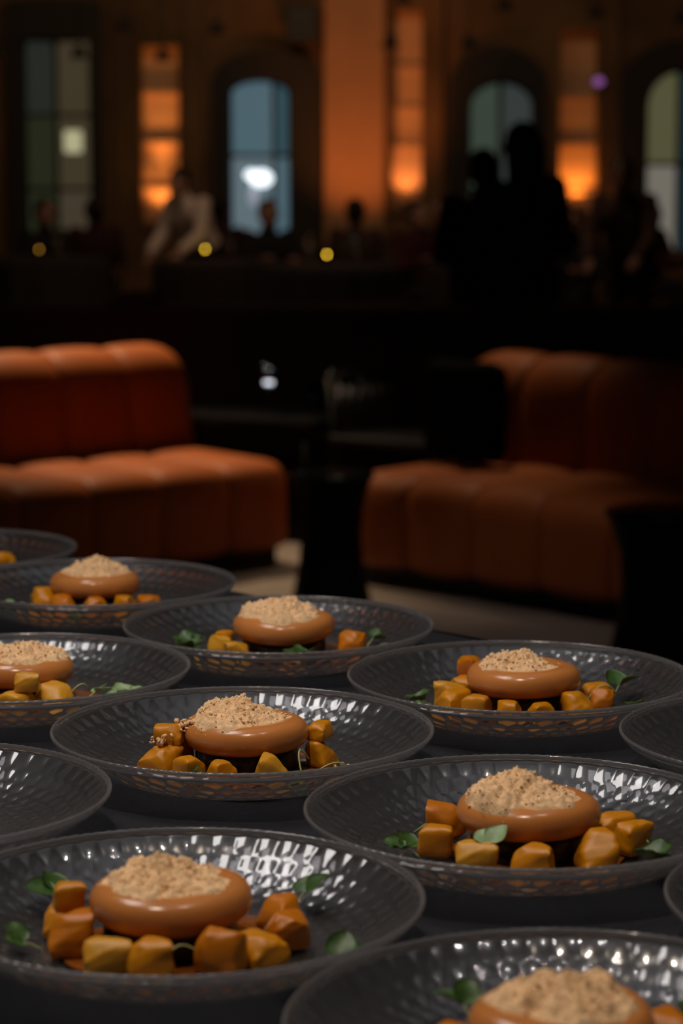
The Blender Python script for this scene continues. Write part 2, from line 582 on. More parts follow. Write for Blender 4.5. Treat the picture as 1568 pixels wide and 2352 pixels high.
def clear_glass(name, haze, tint, rough=.02):
    """clear moulded glass: see-through body, mirror reflection by angle, a little surface haze"""
    m = bpy.data.materials.new(name)
    m.use_nodes = True
    nt = m.node_tree
    nt.nodes.remove(nt.nodes['Principled BSDF'])
    out = nt.nodes['Material Output']
    tr = nt.nodes.new('ShaderNodeBsdfGlass'); tr.inputs['Color'].default_value = tint; tr.inputs['Roughness'].default_value = rough; tr.inputs['IOR'].default_value = 1.47
    gl = nt.nodes.new('ShaderNodeBsdfGlossy'); gl.inputs['Roughness'].default_value = .20
    lw = nt.nodes.new('ShaderNodeLayerWeight'); lw.inputs[0].default_value = .5
    pw = nt.nodes.new('ShaderNodeMath'); pw.operation = 'POWER'; pw.inputs[1].default_value = 5
    fr = nt.nodes.new('ShaderNodeMath'); fr.operation = 'MULTIPLY_ADD'; fr.inputs[1].default_value = .20; fr.inputs[2].default_value = .03
    nt.links.new(lw.outputs['Facing'], pw.inputs[0]); nt.links.new(pw.outputs[0], fr.inputs[0])
    df = nt.nodes.new('ShaderNodeBsdfDiffuse'); df.inputs[0].default_value = (.62, .60, .60, 1)
    tl = nt.nodes.new('ShaderNodeBsdfTranslucent'); tl.inputs[0].default_value = (.62, .60, .60, 1)
    m0 = nt.nodes.new('ShaderNodeMixShader'); m0.inputs[0].default_value = .5
    nt.links.new(df.outputs[0], m0.inputs[1]); nt.links.new(tl.outputs[0], m0.inputs[2])
    m1 = nt.nodes.new('ShaderNodeMixShader'); m1.inputs[0].default_value = haze
    nt.links.new(tr.outputs[0], m1.inputs[1]); nt.links.new(m0.outputs[0], m1.inputs[2])
    m2 = nt.nodes.new('ShaderNodeMixShader')
    nt.links.new(fr.outputs[0], m2.inputs[0]); nt.links.new(m1.outputs[0], m2.inputs[1]); nt.links.new(gl.outputs[0], m2.inputs[2])
    nt.links.new(m2.outputs[0], out.inputs['Surface'])
    return m


M_glass = clear_glass('moulded_glass', .05, (.93, .93, .95, 1))
M_glass_rim = clear_glass('moulded_glass_rim', .18, (.90, .90, .92, 1))
ME_BOWL, ME_RIM = make_bowl(), make_rim()

# ------------------------------------------------------------------ dessert pieces
M_mousse = mat('caramel_mousse', (0.52, 0.195, 0.052), rough=0.22, spec=0.5, sss=0.25, noise=(30, .05, 3), bump=(350, .06, .001))
M_choc = mat('chocolate_sponge', (0.022, 0.009, 0.005), rough=0.3, bump=(260, .5, .002))
M_crumb = mat('biscuit_crumble', (0.80, 0.52, 0.285), rough=0.85, noise=(190, .20, 5), bump=(900, .5, .0012))
M_crumb_pale = mat('pale_crumb', (0.74, 0.60, 0.45), rough=0.8, noise=(200, .15, 3))
M_mango = [mat('mango_amber', (0.56, 0.210, 0.003), rough=0.34, sss=0.15, noise=(60, .22, 4), bump=(300, .15, .001)),
           mat('mango_orange', (0.51, 0.155, 0.003), rough=0.34, sss=0.15, noise=(60, .22, 4), bump=(300, .15, .001)),
           mat('mango_yellow', (0.61, 0.285, 0.020), rough=0.36, sss=0.15, noise=(60, .22, 4), bump=(300, .15, .001))]
M_leaf = mat('cress_leaf', (0.036, 0.088, 0.016), rough=0.45, noise=(140, .35, 4), sss=.1)
M_leaf_pale = mat('pale_leaf', (0.22, 0.32, 0.15), rough=0.5, noise=(140, .25, 4), sss=.1)
M_stem = mat('pale_stem', (0.40, 0.42, 0.16), rough=0.5)
M_sauce = mat('amber_syrup', (0.30, 0.085, 0.012), rough=0.06, trans=0.35, ior=1.38)


def noise3(x, y, z, s):
    return (math.sin(x * 1.7 + s) * math.cos(y * 2.1 - s * .7) + math.sin(y * 1.3 + z * 2.3 + s * 1.9) + math.cos(z * 1.9 - x * 1.1 + s * .3)) / 3


def make_mousse(seed):
    prof = []
    R, Hh = 0.0435, 0.0105
    # from the underside centre round the swollen edge to the dished top
    prof += [(0.0, -0.0085), (0.020, -0.0088), (0.030, -0.0095)]
    for k in range(13):
        a = -math.pi * .5 + math.pi * (k / 12)
        prof.append((0.0325 + 0.0115 * math.cos(a) ** 0.9 if math.cos(a) > 1e-6 else 0.0325, Hh * math.sin(a)))
    prof += [(0.028, 0.0100), (0.022, 0.0085), (0.014, 0.0070), (0.006, 0.0064), (0, 0.0062)]
    v, f = lathe_data(prof, 64)
    rnd = random.Random(seed)
    s = rnd.uniform(0, 10)
    out = []
    for x, y, z in v:
        r = math.hypot(x, y)
        a = math.atan2(y, x)
        k = 1 + 0.018 * math.sin(2 * a + s) + 0.012 * math.sin(3 * a + s * 2)
        z2 = z + 0.0009 * math.sin(2 * a + s * 1.3) * (r / R)
        out.append((x * k, y * k, z2))
    me = mesh_from(out, f, 'mousse')
    bm = bmesh.new(); bm.from_mesh(me)
    bmesh.ops.recalc_face_normals(bm, faces=bm.faces)
    bm.to_mesh(me); bm.free()
    return me


def ico(seed, r, jitter, sub=1):
    bm = bmesh.new()
    bmesh.ops.create_icosphere(bm, subdivisions=sub, radius=r)
    rnd = random.Random(seed)
    for v in bm.verts:
        v.co *= 1 + rnd.uniform(-jitter, jitter)
    vs = [v.co.copy() for v in bm.verts]
    fs = [tuple(x.index for x in fc.verts) for fc in bm.faces]
    bm.free()
    return vs, fs


ICOS = [ico(i, 1.0, .28) for i in range(6)]


def heap(points, name):
    """crumbs (x, y, z, r) as one heap of little lumps"""
    verts, faces = [], []
    rnd = random.Random(len(points))
    for (x, y, z, r) in points:
        vs, fs = ICOS[rnd.randrange(6)]
        q = Matrix.Rotation(rnd.uniform(0, 6.28), 3, Vector((rnd.uniform(-1, 1), rnd.uniform(-1, 1), rnd.uniform(-1, 1))).normalized())
        sx, sy, sz = r * rnd.uniform(.8, 1.3), r * rnd.uniform(.8, 1.2), r * rnd.uniform(.6, 1.0)
        b = len(verts)
        for v in vs:
            w2 = q @ Vector((v.x * sx, v.y * sy, v.z * sz))
            verts.append((x + w2.x, y + w2.y, z + w2.z))
        faces += [tuple(b + i for i in f) for f in fs]
    return mesh_from(verts, faces, name)


def make_crumble(seed, peak=0.014, spread=0.032, cx=-0.004, cy=0.0, n=420):
    """mounded crumble over the dish of the mousse: a rough solid mound with loose grains; z=0 is the mousse rim top"""
    from mathutils import noise as NZ
    rnd = random.Random(seed)
    lumps = [(rnd.gauss(0, .011), rnd.gauss(0, .011), rnd.uniform(.0005, .0028), rnd.uniform(.00002, .00006)) for _ in range(10)]
    def base(rr):
        return -0.0040 if rr < .02 else (-0.0040 + (rr - .02) / .012 * .0032 if rr < .032 else -0.0008 - ((rr - .032) / .0115) ** 2 * .0085)
    def h(x, y):
        d = math.hypot(x - cx, y - cy)
        a = math.atan2(y - cy, x - cx)
        s = spread * (1 + .10 * math.sin(3 * a + seed) + .08 * math.sin(5 * a + 2 * seed) + .05 * math.sin(11 * a + seed))
        t = max(0, 1 - d / s)
        z = (peak - .0015) * (1 - (1 - t) ** 1.7)
        for (lx, ly, lh, lw) in lumps:
            z += lh * math.exp(-((x - lx - cx) ** 2 + (y - ly - cy) ** 2) / lw) * min(1, t * 3)
        p = Vector((x * 260, y * 260, seed))
        z += (.0024 * NZ.noise(p * .55) + .0028 * NZ.noise(p) + .0017 * NZ.noise(p * 2.3) + .0009 * NZ.noise(p * 5)) * min(1, t * 5)
        return z, t
    NR, NT = 46, 160
    verts, faces = [], []
    for i in range(NR + 1):
        for j in range(NT):
            a = 2 * math.pi * j / NT
            s = spread * (1 + .10 * math.sin(3 * a + seed) + .08 * math.sin(5 * a + 2 * seed) + .05 * math.sin(11 * a + seed))
            lim = -(cx * math.cos(a) + cy * math.sin(a)) + math.sqrt(max(0, .0408 ** 2 - (cx * math.sin(a) - cy * math.cos(a)) ** 2))
            d = min(s, lim) * i / NR
            x, y = cx + d * math.cos(a), cy + d * math.sin(a)
            z, t = h(x, y)
            verts.append((x, y, base(math.hypot(x, y)) + (z if i < NR else -.0012)))
    for i in range(NR):
        for j in range(NT):
            k = (j + 1) % NT
            faces.append((i * NT + j, (i + 1) * NT + j, (i + 1) * NT + k, i * NT + k))
    pts = []
    while len(pts) < n:
        a = rnd.uniform(0, 6.2832)
        d = spread * 1.18 * rnd.random() ** .45
        x, y = cx + d * math.cos(a), cy + d * math.sin(a)
        z, t = h(x, y)
        if (t <= 0 and rnd.random() > .3) or math.hypot(x, y) > .0425:
            continue
        r = rnd.choice((.0003, .0004, .0004, .0006, .0008, .0012)) * (0.75 + .45 * min(1, t * 2.5))
        pts.append((x, y, base(math.hypot(x, y)) + max(z, 0) + r * .25, r))
    g = heap(pts, 'crumble')
    b0 = len(verts)
    verts += [tuple(v.co) for v in g.vertices]
    faces += [tuple(b0 + i for i in p.vertices) for p in g.polygons]
    bpy.data.meshes.remove(g)
    return mesh_from(verts, faces, 'crumble')


def make_cube(seed):
    """a knife-cut chunk of fruit: a box with skew and a few slanting cuts, edges gone soft"""
    rnd = random.Random(seed)
    bm = bmesh.new()
    bmesh.ops.create_cube(bm, size=1)
    sx, sy, sz = rnd.uniform(.88, 1.2), rnd.uniform(.85, 1.12), rnd.uniform(.85, 1.05)
    for v in bm.verts:
        v.co.x = v.co.x * sx + rnd.uniform(-.06, .06)
        v.co.y = v.co.y * sy + rnd.uniform(-.06, .06)
        v.co.z = v.co.z * sz + (rnd.uniform(-.10, .06) if v.co.z > 0 else 0)
    for k in range(4):
        n = Vector((rnd.uniform(-1, 1), rnd.uniform(-1, 1), rnd.uniform(.1, 1.0))).normalized()
        g = list(bm.verts) + list(bm.edges) + list(bm.faces)
        d = rnd.uniform(.38, .56)
        r = bmesh.ops.bisect_plane(bm, geom=g, plane_co=n * d, plane_no=n, clear_outer=True)
        ed = [e for e in r['geom_cut'] if isinstance(e, bmesh.types.BMEdge)]
        if ed:
            bmesh.ops.holes_fill(bm, edges=[e for e in bm.edges if e.is_boundary])
    bmesh.ops.remove_doubles(bm, verts=bm.verts, dist=.04)
    bmesh.ops.triangulate(bm, faces=bm.faces)
    for it in range(3):
        bmesh.ops.subdivide_edges(bm, edges=list(bm.edges), cuts=1, use_grid_fill=True)
        for _ in range((0, 2, 2)[it]):
            bmesh.ops.smooth_vert(bm, verts=bm.verts, factor=.5, use_axis_x=True, use_axis_y=True, use_axis_z=True)
    for v in bm.verts:
        v.co *= 1.03 + .07 * noise3(v.co.x * 4, v.co.y * 4, v.co.z * 4, seed * 1.3) + .025 * noise3(v.co.x * 11, v.co.y * 11, v.co.z * 11, seed)
    mz = min(v.co.z for v in bm.verts)
    for v in bm.verts:
        v.co.z -= mz
    return bm_mesh(bm, 'mango_cube', True)


ME_CUBES = {}
for mi in range(3):
    for k in range(5):
        me = make_cube(k + 10 * mi)
        me.materials.append(M_mango[mi])
        ME_CUBES[(mi, k)] = me


def make_leaf(seed, size, cup=.25, lobes=False):
    """rounded cress leaf lying in +X from its stalk, cupped, about 0.5 mm thick"""
    rnd = random.Random(seed)
    nu, nv = 9, 8
    top = []
    for i in range(nu + 1):
        u = i / nu
        wd = .5 * (math.sin(math.pi * min(1, u ** .8)) ** .6) * (1.0 - .1 * u)
        if lobes:
            wd *= 1 + .22 * math.cos(u * 12)
        for j in range(nv + 1):
            s = (j / nv - .5) * 2
            x = u
            y = s * wd
            z = cup * (s * s * wd - .35 * u * u) + .04 * math.sin(7 * u + seed) * s
            top.append((x * size, y * size, z * size))
    th = .00045
    verts = top + [(x, y, z - th) for x, y, z in top]
    n = len(top)
    faces = []
    for i in range(nu):
        for j in range(nv):
            a, b = i * (nv + 1) + j, (i + 1) * (nv + 1) + j
            faces.append((a, b, b + 1, a + 1))
            faces.append((n + a, n + a + 1, n + b + 1, n + b))
    rim = [j for j in range(nv + 1)] + [i * (nv + 1) + nv for i in range(1, nu + 1)] + [nu * (nv + 1) + j for j in range(nv - 1, -1, -1)] + [i * (nv + 1) for i in range(nu - 1, 0, -1)]
    for a, b in zip(rim, rim[1:] + rim[:1]):
        faces.append((a, n + a, n + b, b))
    return mesh_from(verts, faces, 'leaf')


def sprig(loc, label, seed, size=.016, rz=0.0, tilt=.5, leaves=2, stem=.02, pale=False, lobes=False):
    """loc is the foot of the stem"""
    rnd = random.Random(seed)
    root = empty('cress_sprig', loc, rz)
    tag(root, label, 'cress sprig', 'micro cress garnish on the desserts')
    bend = rnd.uniform(-.4, .4)
    pts = []
    for k in range(7):
        t = k / 6
        pts.append((stem * t * math.cos(tilt), stem * .35 * bend * t * t, .0006 + stem * math.sin(tilt) * (t - .25 * t * t)))
    v, f = tube_data(pts, [.0006 - .00025 * k / 6 for k in range(7)], 6)
    link('stem', mesh_from(v, f, 'stem'), M_stem, root)
    tip = pts[-1]
    for k in range(leaves):
        a = (k - (leaves - 1) / 2) * (1.5 if leaves < 4 else 1.2) + rnd.uniform(-.2, .2)
        me = make_leaf(seed + k, size * rnd.uniform(.85, 1.1), lobes=lobes)
        link('leaf', me, M_leaf_pale if pale else M_leaf, root, tip, (rnd.uniform(-.5, .5), -rnd.uniform(.15, .8), a))
    return root


def stalk(loc, label, seed, length=.03, rz=0.0, rise=.4):
    rnd = random.Random(seed)
    pts = []
    for k in range(9):
        t = k / 8
        pts.append((length * t, length * .25 * math.sin(3 * t + seed), .0007 + length * rise * math.sin(math.pi * t * .8)))
    v, f = tube_data(pts, [.0006] * 9, 6)
    o = link('cress_stalk', mesh_from(v, f, 'cress_stalk'), M_stem, None, loc, (0, 0, rz))
    return tag(o, label, 'cress stalk', 'bare pale stalks among the desserts')


def loose_crumbs(center, spots, label, pale=True, r=(.0009, .0019), seed=1):
    rnd = random.Random(seed)
    pts = []
    for (x, y, n, s) in spots:
        for _ in range(n):
            rr = rnd.uniform(*r)
            px, py = x + rnd.gauss(0, s), y + rnd.gauss(0, s)
            d = math.hypot(px, py)
            z = float(plate_outer_z(np.array(d))) + .0037 + rr * .7
            pts.append((px, py, z, rr))
    o = link('scattered_crumbs', heap(pts, 'scattered_crumbs'), M_crumb_pale if pale else M_crumb, None, center)
    return tag(o, label, 'crumbs', None, 'stuff')


def sauce(center, label, seed, rad=.058, ox=0.0, oy=0.0):
    rnd = random.Random(seed)
    s = rnd.uniform(0, 6)
    prof = [(0.0, .0007), (.5, .0007), (.9, .0007), (.985, .00055), (1.0, .0002), (.98, 0.0), (0, 0)]
    v, f = lathe_data(prof, 64)
    out = []
    for x, y, z in v:
        a = math.atan2(y, x)
        k = rad * (1 + .10 * math.sin(2 * a + s) + .07 * math.sin(3 * a - s) + .04 * math.sin(7 * a + s))
        out.append((x * k, y * k, z))
    me = mesh_from(out, f, 'syrup_pool')
    bm = bmesh.new(); bm.from_mesh(me)
    bmesh.ops.recalc_face_normals(bm, faces=bm.faces)
    bm.to_mesh(me); bm.free()
    o = link('syrup_pool', me, M_sauce, None, (center[0] + ox, center[1] + oy, center[2] + .0002))
    return tag(o, label, 'syrup')


# ------------------------------------------------------------------ plates and desserts, one entry each
Z_IN = TABLE_Z + 0.0061       # inside floor of a plate, on top of the moulded scales
CAKE_H = 0.0165
# name, plate x, y, spin, mousse offset, crumble (peak, spread, cx, cy), cubes (x, y, size, level, tint)
PL = {
    'centre': dict(p=(-.070, 1.658), say='the central plate', m=(.003, -.004), k=(.0150, .035, -.008, .001), cubes=[
        (-.056, -.024, .021, 0, 0), (-.047, .002, .021, 0, 1), (-.051, -.013, .017, 1, 0), (-.035, -.045, .019, 0, 0), (-.013, -.055, .019, 0, 0), (.021, -.053, .021, 0, 2), (.056, -.004, .018, 0, 0), (.055, .002, .016, 1, 0)]),
    'front': dict(p=(-.090, 1.259), say='the front left plate', m=(-.003, -.001), k=(.0125, .036, -.004, .002), cubes=[
        (-.063, .020, .022, 0, 0), (-.056, -.014, .023, 0, 1), (-.059, .003, .017, 1, 0), (-.033, -.047, .022, 0, 2), (-.010, -.052, .022, 0, 0), (.027, -.049, .023, 0, 1), (.047, -.033, .021, 0, 0), (.060, -.006, .022, 0, 1), (.058, .020, .022, 0, 1)]),
    'right': dict(p=(.112, 1.441), say='the big right plate', m=(.004, -.002), k=(.0175, .038, -.007, -.003), cubes=[
        (-.046, .032, .022, 0, 1), (-.054, -.008, .021, 0, 0), (-.031, -.045, .022, 0, 2), (.003, -.056, .023, 0, 0), (.042, -.043, .024, 0, 0), (.060, .022, .021, 0, 0), (.065, -.006, .021, 0, 0), (.030, .050, .022, 0, 1)]),
    'far_right': dict(p=(.140, 1.840), say='the far right plate', m=(.003, -.002), k=(.0130, .031, -.005, .002), cubes=[
        (-.045, .030, .021, 0, 0), (-.033, .048, .021, 0, 1), (-.037, .040, .017, 1, 1), (-.055, .006, .021, 0, 2), (-.052, -.018, .022, 0, 0), (-.036, -.040, .021, 0, 0), (-.013, -.053, .020, 0, 0), (.013, -.055, .019, 0, 0), (.042, -.041, .022, 0, 0), (.060, .016, .020, 0, 0), (.063, -.008, .020, 0, 1)]),
    'far_middle': dict(p=(-.055, 2.056), say='the far middle plate', m=(.005, -.002), k=(.0180, .037, -.003, -.002), cubes=[
        (-.050, .014, .019, 0, 0), (-.049, -.012, .020, 0, 2), (-.035, -.038, .020, 0, 2), (.012, -.055, .012, 0, 1), (.064, -.008, .025, 0, 1)]),
    'far_left': dict(p=(-.237, 2.274), say='the far left plate', m=(-.001, .002), k=(.018, .030, .001, .000), cubes=[
        (-.052, .018, .020, 0, 0), (-.047, -.014, .022, 0, 0), (-.026, -.043, .021, 0, 1), (.004, -.052, .022, 0, 1), (.031, -.042, .022, 0, 0), (.053, -.017, .018, 0, 1)]),
    'left': dict(p=(-.256, 1.873), say='the cropped left plate', m=(-.001, .000), k=(.0125, .039, .002, -.001), cubes=[
        (-.022, -.050, .021, 0, 2), (.006, -.055, .023, 0, 2), (.032, -.045, .021, 0, 2), (.013, -.054, .017, 1, 2), (-.047, -.031, .021, 0, 0), (-.054, .018, .021, 0, 0)]),
    'left_edge': dict(p=(-.282, 1.482), say='the left edge plate', m=(-.020, .004), k=(.013, .032, 0, 0), cubes=[
        (-.075, .012, .021, 0, 0), (-.064, -.030, .021, 0, 1), (-.026, -.052, .021, 0, 0)]),
    'farthest': dict(p=(-.414, 2.484), say='the farthest plate', m=(.002, .0), k=(.015, .031, 0, 0), cubes=[
        (.052, -.016, .021, 0, 0), (.036, -.040, .021, 0, 2), (.004, -.053, .020, 0, 0), (.058, .012, .020, 0, 0)]),
    'right_edge': dict(p=(.331, 1.642), say='the right edge plate', m=(.0, .0), k=(.013, .032, 0, 0), cubes=[
        (-.055, .010, .021, 0, 0), (-.045, -.030, .021, 0, 1), (.006, -.056, .021, 0, 0), (.052, -.020, .021, 0, 2)]),
    'bottom': dict(p=(.108, 1.065), say='the bottom right plate', m=(-.006, .002), k=(.0135, .035, .002, .003), cubes=[
        (-.056, .018, .021, 0, 1), (-.055, -.010, .022, 0, 0), (.048, .020, .022, 0, 1), (.050, -.010, .022, 0, 0), (-.024, -.050, .022, 0, 2), (.018, -.054, .022, 0, 0)]),
    'bottom_edge': dict(p=(.311, 1.253), say='the lower edge plate', m=(.0, .0), k=(.013, .032, 0, 0), cubes=[
        (-.055, .006, .021, 0, 0), (-.036, -.044, .021, 0, 1), (.020, -.054, .021, 0, 0), (.054, .010, .021, 0, 0)]),
}
PLATE_LABEL = {
    'centre': 'clear scaled glass plate in the centre, a whole rim in view',
    'front': 'large clear scaled glass plate in the front left corner',
    'right': 'large clear scaled glass plate at right with a green leaf on its mousse',
    'far_right': 'clear scaled glass plate at far right against the pale floor',
    'far_middle': 'clear scaled glass plate at the far middle with green sprig before the mousse',
    'far_left': 'clear scaled glass plate at far left before the dark sofa front',
    'left': 'clear scaled glass plate cut by the left edge, half its dessert showing',
    'left_edge': 'clear scaled glass plate at the left edge showing no food',
    'farthest': 'farthest glass plate, only its corner showing above the others',
    'right_edge': 'glass plate at the right edge of which only the left rim shows',
    'bottom': 'nearest glass plate, cut off by the bottom edge at right',
    'bottom_edge': 'glass plate sliver at the lower right edge below the big plate',
}


def side_word(x, y):
    a = math.degrees(math.atan2(y, x)) % 360
    names = ['right', 'back right', 'back', 'back left', 'left', 'front left', 'front', 'front right']
    return names[int(((a + 22.5) % 360) // 45)]


TINT = ['amber', 'orange', 'pale yellow']
used_labels = {}
ORD = ['', 'second ', 'third ', 'fourth ']
for idx, (key, d) in enumerate(PL.items()):
    px, py = d['p']
    say = d['say']
    root = empty('glass_plate', (px, py, TABLE_Z), 0.37 * idx)
    tag(root, PLATE_LABEL[key], 'plate', 'scaled glass dessert plates')
    link('bowl', ME_BOWL, M_glass, root)
    link('rim', ME_RIM, M_glass_rim, root)
    mx, my = d['m']
    ds = empty('mousse_dessert', (px + mx, py + my, Z_IN))
    tag(ds, 'caramel mousse disc on dark sponge under crumble on %s' % say, 'dessert', 'plated mousse desserts')
    lathe('sponge_base', [(0, 0), (.0345, 0), (.036, .001), (.0365, CAKE_H * .5), (.036, CAKE_H - .001), (.034, CAKE_H), (0, CAKE_H)], M_choc, ds, 48)
    mz = CAKE_H + .0095
    link('mousse', make_mousse(idx + 3), M_mousse, ds, (0, 0, mz), (0, 0, idx * 1.1))
    pk, spd, kx, ky = d['k']
    cr = link('crumble', make_crumble(idx + 20, pk, spd, kx, ky), M_crumb, ds, (0, 0, mz + .0105))
    cr['kind'] = 'stuff'
    for ci, (x, y, s, lvl, tint) in enumerate(d['cubes']):
        rnd = random.Random(idx * 31 + ci)
        me = ME_CUBES[(tint, (ci + idx) % 5)]
        z = Z_IN + (0.0185 if lvl else 0.0002)
        o = link('mango_cube', me, None, None, (px + x, py + y, z), (0, 0, rnd.uniform(0, 3.14)), (s, s, s * rnd.uniform(.92, 1.02)))
        where = side_word(x - mx, y - my)
        lab = '%s mango cube %s %s of the mousse on %s' % (TINT[tint], 'stacked' if lvl else 'lying', 'at ' + where, say)
        n = used_labels.get(lab, 0)
        used_labels[lab] = n + 1
        if n:
            lab = ORD[n] + lab.replace(' of the mousse', '')
        tag(o, lab, 'mango cube', 'mango cubes around the mousse')
    if key in ('centre', 'far_right', 'right', 'front', 'far_middle', 'left'):
        sauce((px, py, Z_IN), 'amber syrup pooled under the mango on %s' % say, idx, .060, mx + .006, my - .004)

SP = {
    'centre': [(-.043, -.058, .013, .2, .9, 2, .012, False, 'green cress leaf standing before the mango at the front left of the central plate'),
               (.036, -.066, .011, 1.2, .5, 2, .008, False, 'dark cress leaf against the pale front mango cube on the central plate')],
    'front': [(-.060, .048, .021, 2.6, 1.0, 2, .020, False, 'big upright cress leaf behind the left mango on the front left plate'),
              (.060, .046, .018, .6, 1.0, 2, .020, False, 'cress leaf behind the right mango on the front left plate'),
              (-.072, -.010, .014, 3.3, .6, 2, .012, False, 'small cress sprig at the left foot of the mango on the front left plate'),
              (.052, -.058, .014, -.5, .25, 2, .008, True, 'pale cress leaf lying right of front centre on the front left plate'),
              (.062, -.062, .018, .45, .25, 2, .030, False, 'long stemmed cress lying toward the right rim on the front left plate')],
    'right': [(-.064, -.016, .016, 2.9, .8, 3, .012, False, 'curly dark cress leaf standing alone left of the mango on the big right plate'),
              (-.026, -.056, .016, 1.2, 1.35, 2, .026, True, 'pale green leaf leaning on the mousse front of the big right plate'),
              (.066, -.040, .018, -.4, .5, 3, .012, False, 'dark cress sprig at the right end of the big right plate'),
              (.036, .062, .016, 1.3, .9, 2, .016, False, 'cress leaf peeping out behind the crumble on the big right plate')],
    'far_right': [(.074, .014, .019, .9, 1.2, 2, .020, False, 'round upright cress leaf right of the mousse on the far right plate'),
                  (-.066, .000, .014, 2.8, .6, 3, .014, False, 'cress sprig left of the mango on the far right plate'),
                  (-.068, -.020, .012, 3.4, .3, 3, .012, False, 'low cress sprig at the left end of the far right plate'),
                  (.076, -.010, .013, -.1, .3, 3, .012, False, 'low cress sprig at the right end of the far right plate')],
    'far_middle': [(.021, -.062, .017, 1.4, 1.1, 4, .013, False, 'bright green trefoil sprig standing before the mousse on the far middle plate'),
                   (-.064, -.008, .018, 2.9, .7, 4, .014, False, 'bushy cress tuft left of the mango on the far middle plate'),
                   (-.072, .012, .017, 2.4, .7, 4, .014, False, 'bushy cress tuft at back left on the far middle plate'),
                   (-.080, -.022, .016, 3.4, .4, 4, .012, False, 'low cress tuft at the left end of the far middle plate'),
                   (.083, -.004, .016, -.1, .2, 2, .008, True, 'pale leaf lying right of the big mango cube on the far middle plate'),
                   (.076, .020, .012, .5, .9, 2, .014, False, 'tiny cress sprig behind the big mango cube on the far middle plate')],
    'far_left': [(-.014, -.062, .015, 1.5, 1.0, 2, .010, False, 'single cress leaf before the mango on the far left plate'),
                 (-.072, -.004, .012, 3.0, .4, 2, .010, True, 'pale leaf at the left end of the far left plate')],
    'left': [(.050, -.022, .014, .3, .8, 2, .018, True, 'pale stemmed cress curling right of the mousse on the cropped left plate'),
             (.064, -.018, .018, .2, .2, 3, .012, True, 'pale leaves lying right of the mousse on the cropped left plate'),
             (.072, -.004, .016, .5, .25, 3, .012, True, 'pale leaves lying farther right on the cropped left plate')],
    'bottom': [(-.044, .052, .019, 1.9, 1.1, 2, .020, False, 'large cress leaf left of the crumble on the bottom right plate'),
               (.060, .044, .018, .8, .9, 3, .016, False, 'cress leaf right of the crumble on the bottom right plate')],
}
for key, lst in SP.items():
    px, py = PL[key]['p']
    for i, (x, y, s, rz, tilt, nl, st, pale, lab) in enumerate(lst):
        d = math.hypot(x, y)
        z = TABLE_Z + float(plate_outer_z(np.array(d))) + .0047
        sprig((px + x, py + y, z), lab, 100 + i * 7 + len(key), s, rz, tilt, nl, st, pale, nl > 2)
for key, x, y, L, rz, rise, lab in (
        ('centre', -.030, -.060, .026, .05, .15, 'pale stalk lying across the front mango of the central plate'),
        ('centre', .044, -.050, .022, 1.4, .9, 'thin pale stalk standing upright at the front of the central plate'),
        ('centre', .048, -.024, .026, .1, .3, 'pale stalk across the right mango stack of the central plate'),
        ('front', -.006, -.064, .030, .6, .5, 'curled yellowish stalk before the sponge on the front left plate'),
        ('right', -.066, .040, .030, .4, .4, 'thin pale stalk sticking out back left on the big right plate'),
        ('right', .074, -.018, .026, 1.7, .5, 'thin pale stalk at the right mango of the big right plate'),
        ('left', .040, -.040, .024, 1.0, .8, 'curved white stalk by the sponge on the cropped left plate'),
        ('far_right', .052, -.018, .026, .8, .8, 'pale stalk over the right mango of the far right plate')):
    px, py = PL[key]['p']
    stalk((px + x, py + y, TABLE_Z + float(plate_outer_z(np.array(math.hypot(x, y)))) + .0045), lab, int(abs(x) * 1000), L, rz, rise)
for key, spots in (('right', [(-.075, -.025, 9, .010), (-.045, -.045, 10, .008), (-.01, -.07, 8, .010), (.02, -.072, 6, .009)]),
                   ('centre', [(.072, -.012, 10, .006), (-.055, -.045, 8, .007), (.03, -.066, 4, .008)]),
                   ('left', [(.075, -.012, 14, .010), (.09, .008, 6, .010)]),
                   ('front', [(-.09, .012, 3, .006), (-.04, -.07, 6, .01), (.06, -.06, 4, .01)]),
                   ('bottom', [(-.075, .012, 4, .008), (-.09, .03, 3, .006)]),
                   ('far_left', [(-.076, .012, 5, .007)])):
    px, py = PL[key]['p']
    loose_crumbs((px, py, TABLE_Z + .0012), spots, 'pale loose crumbs strewn on %s' % PL[key]['say'], True, seed=len(key))

# crumble spilled over the left mango of the central dessert
pts = []
rnd = random.Random(9)
for k in range(170):
    t = rnd.random()
    pts.append((-.060 + .030 * t + rnd.gauss(0, .004), -.022 + .016 * t + rnd.gauss(0, .005), .0225 + .014 * t + rnd.uniform(-.001, .001), rnd.choice((.0006, .0009, .0013, .0018, .0024))))
o = link('spilled_crumble', heap(pts, 'spilled_crumble'), M_crumb, None, (-.070, 1.658, Z_IN))
tag(o, 'crumble spilled over the left mango cubes of the central dessert', 'crumble', None, 'stuff')

# ------------------------------------------------------------------ sofas
M_leather = mat('orange_leather', (0.40, 0.105, 0.024), rough=0.55, spec=0.3, noise=(5, .10, 5), bump=(120, .12, .004))
M_plinth = mat('sofa_plinth', (0.010, 0.009, 0.009), rough=.6)


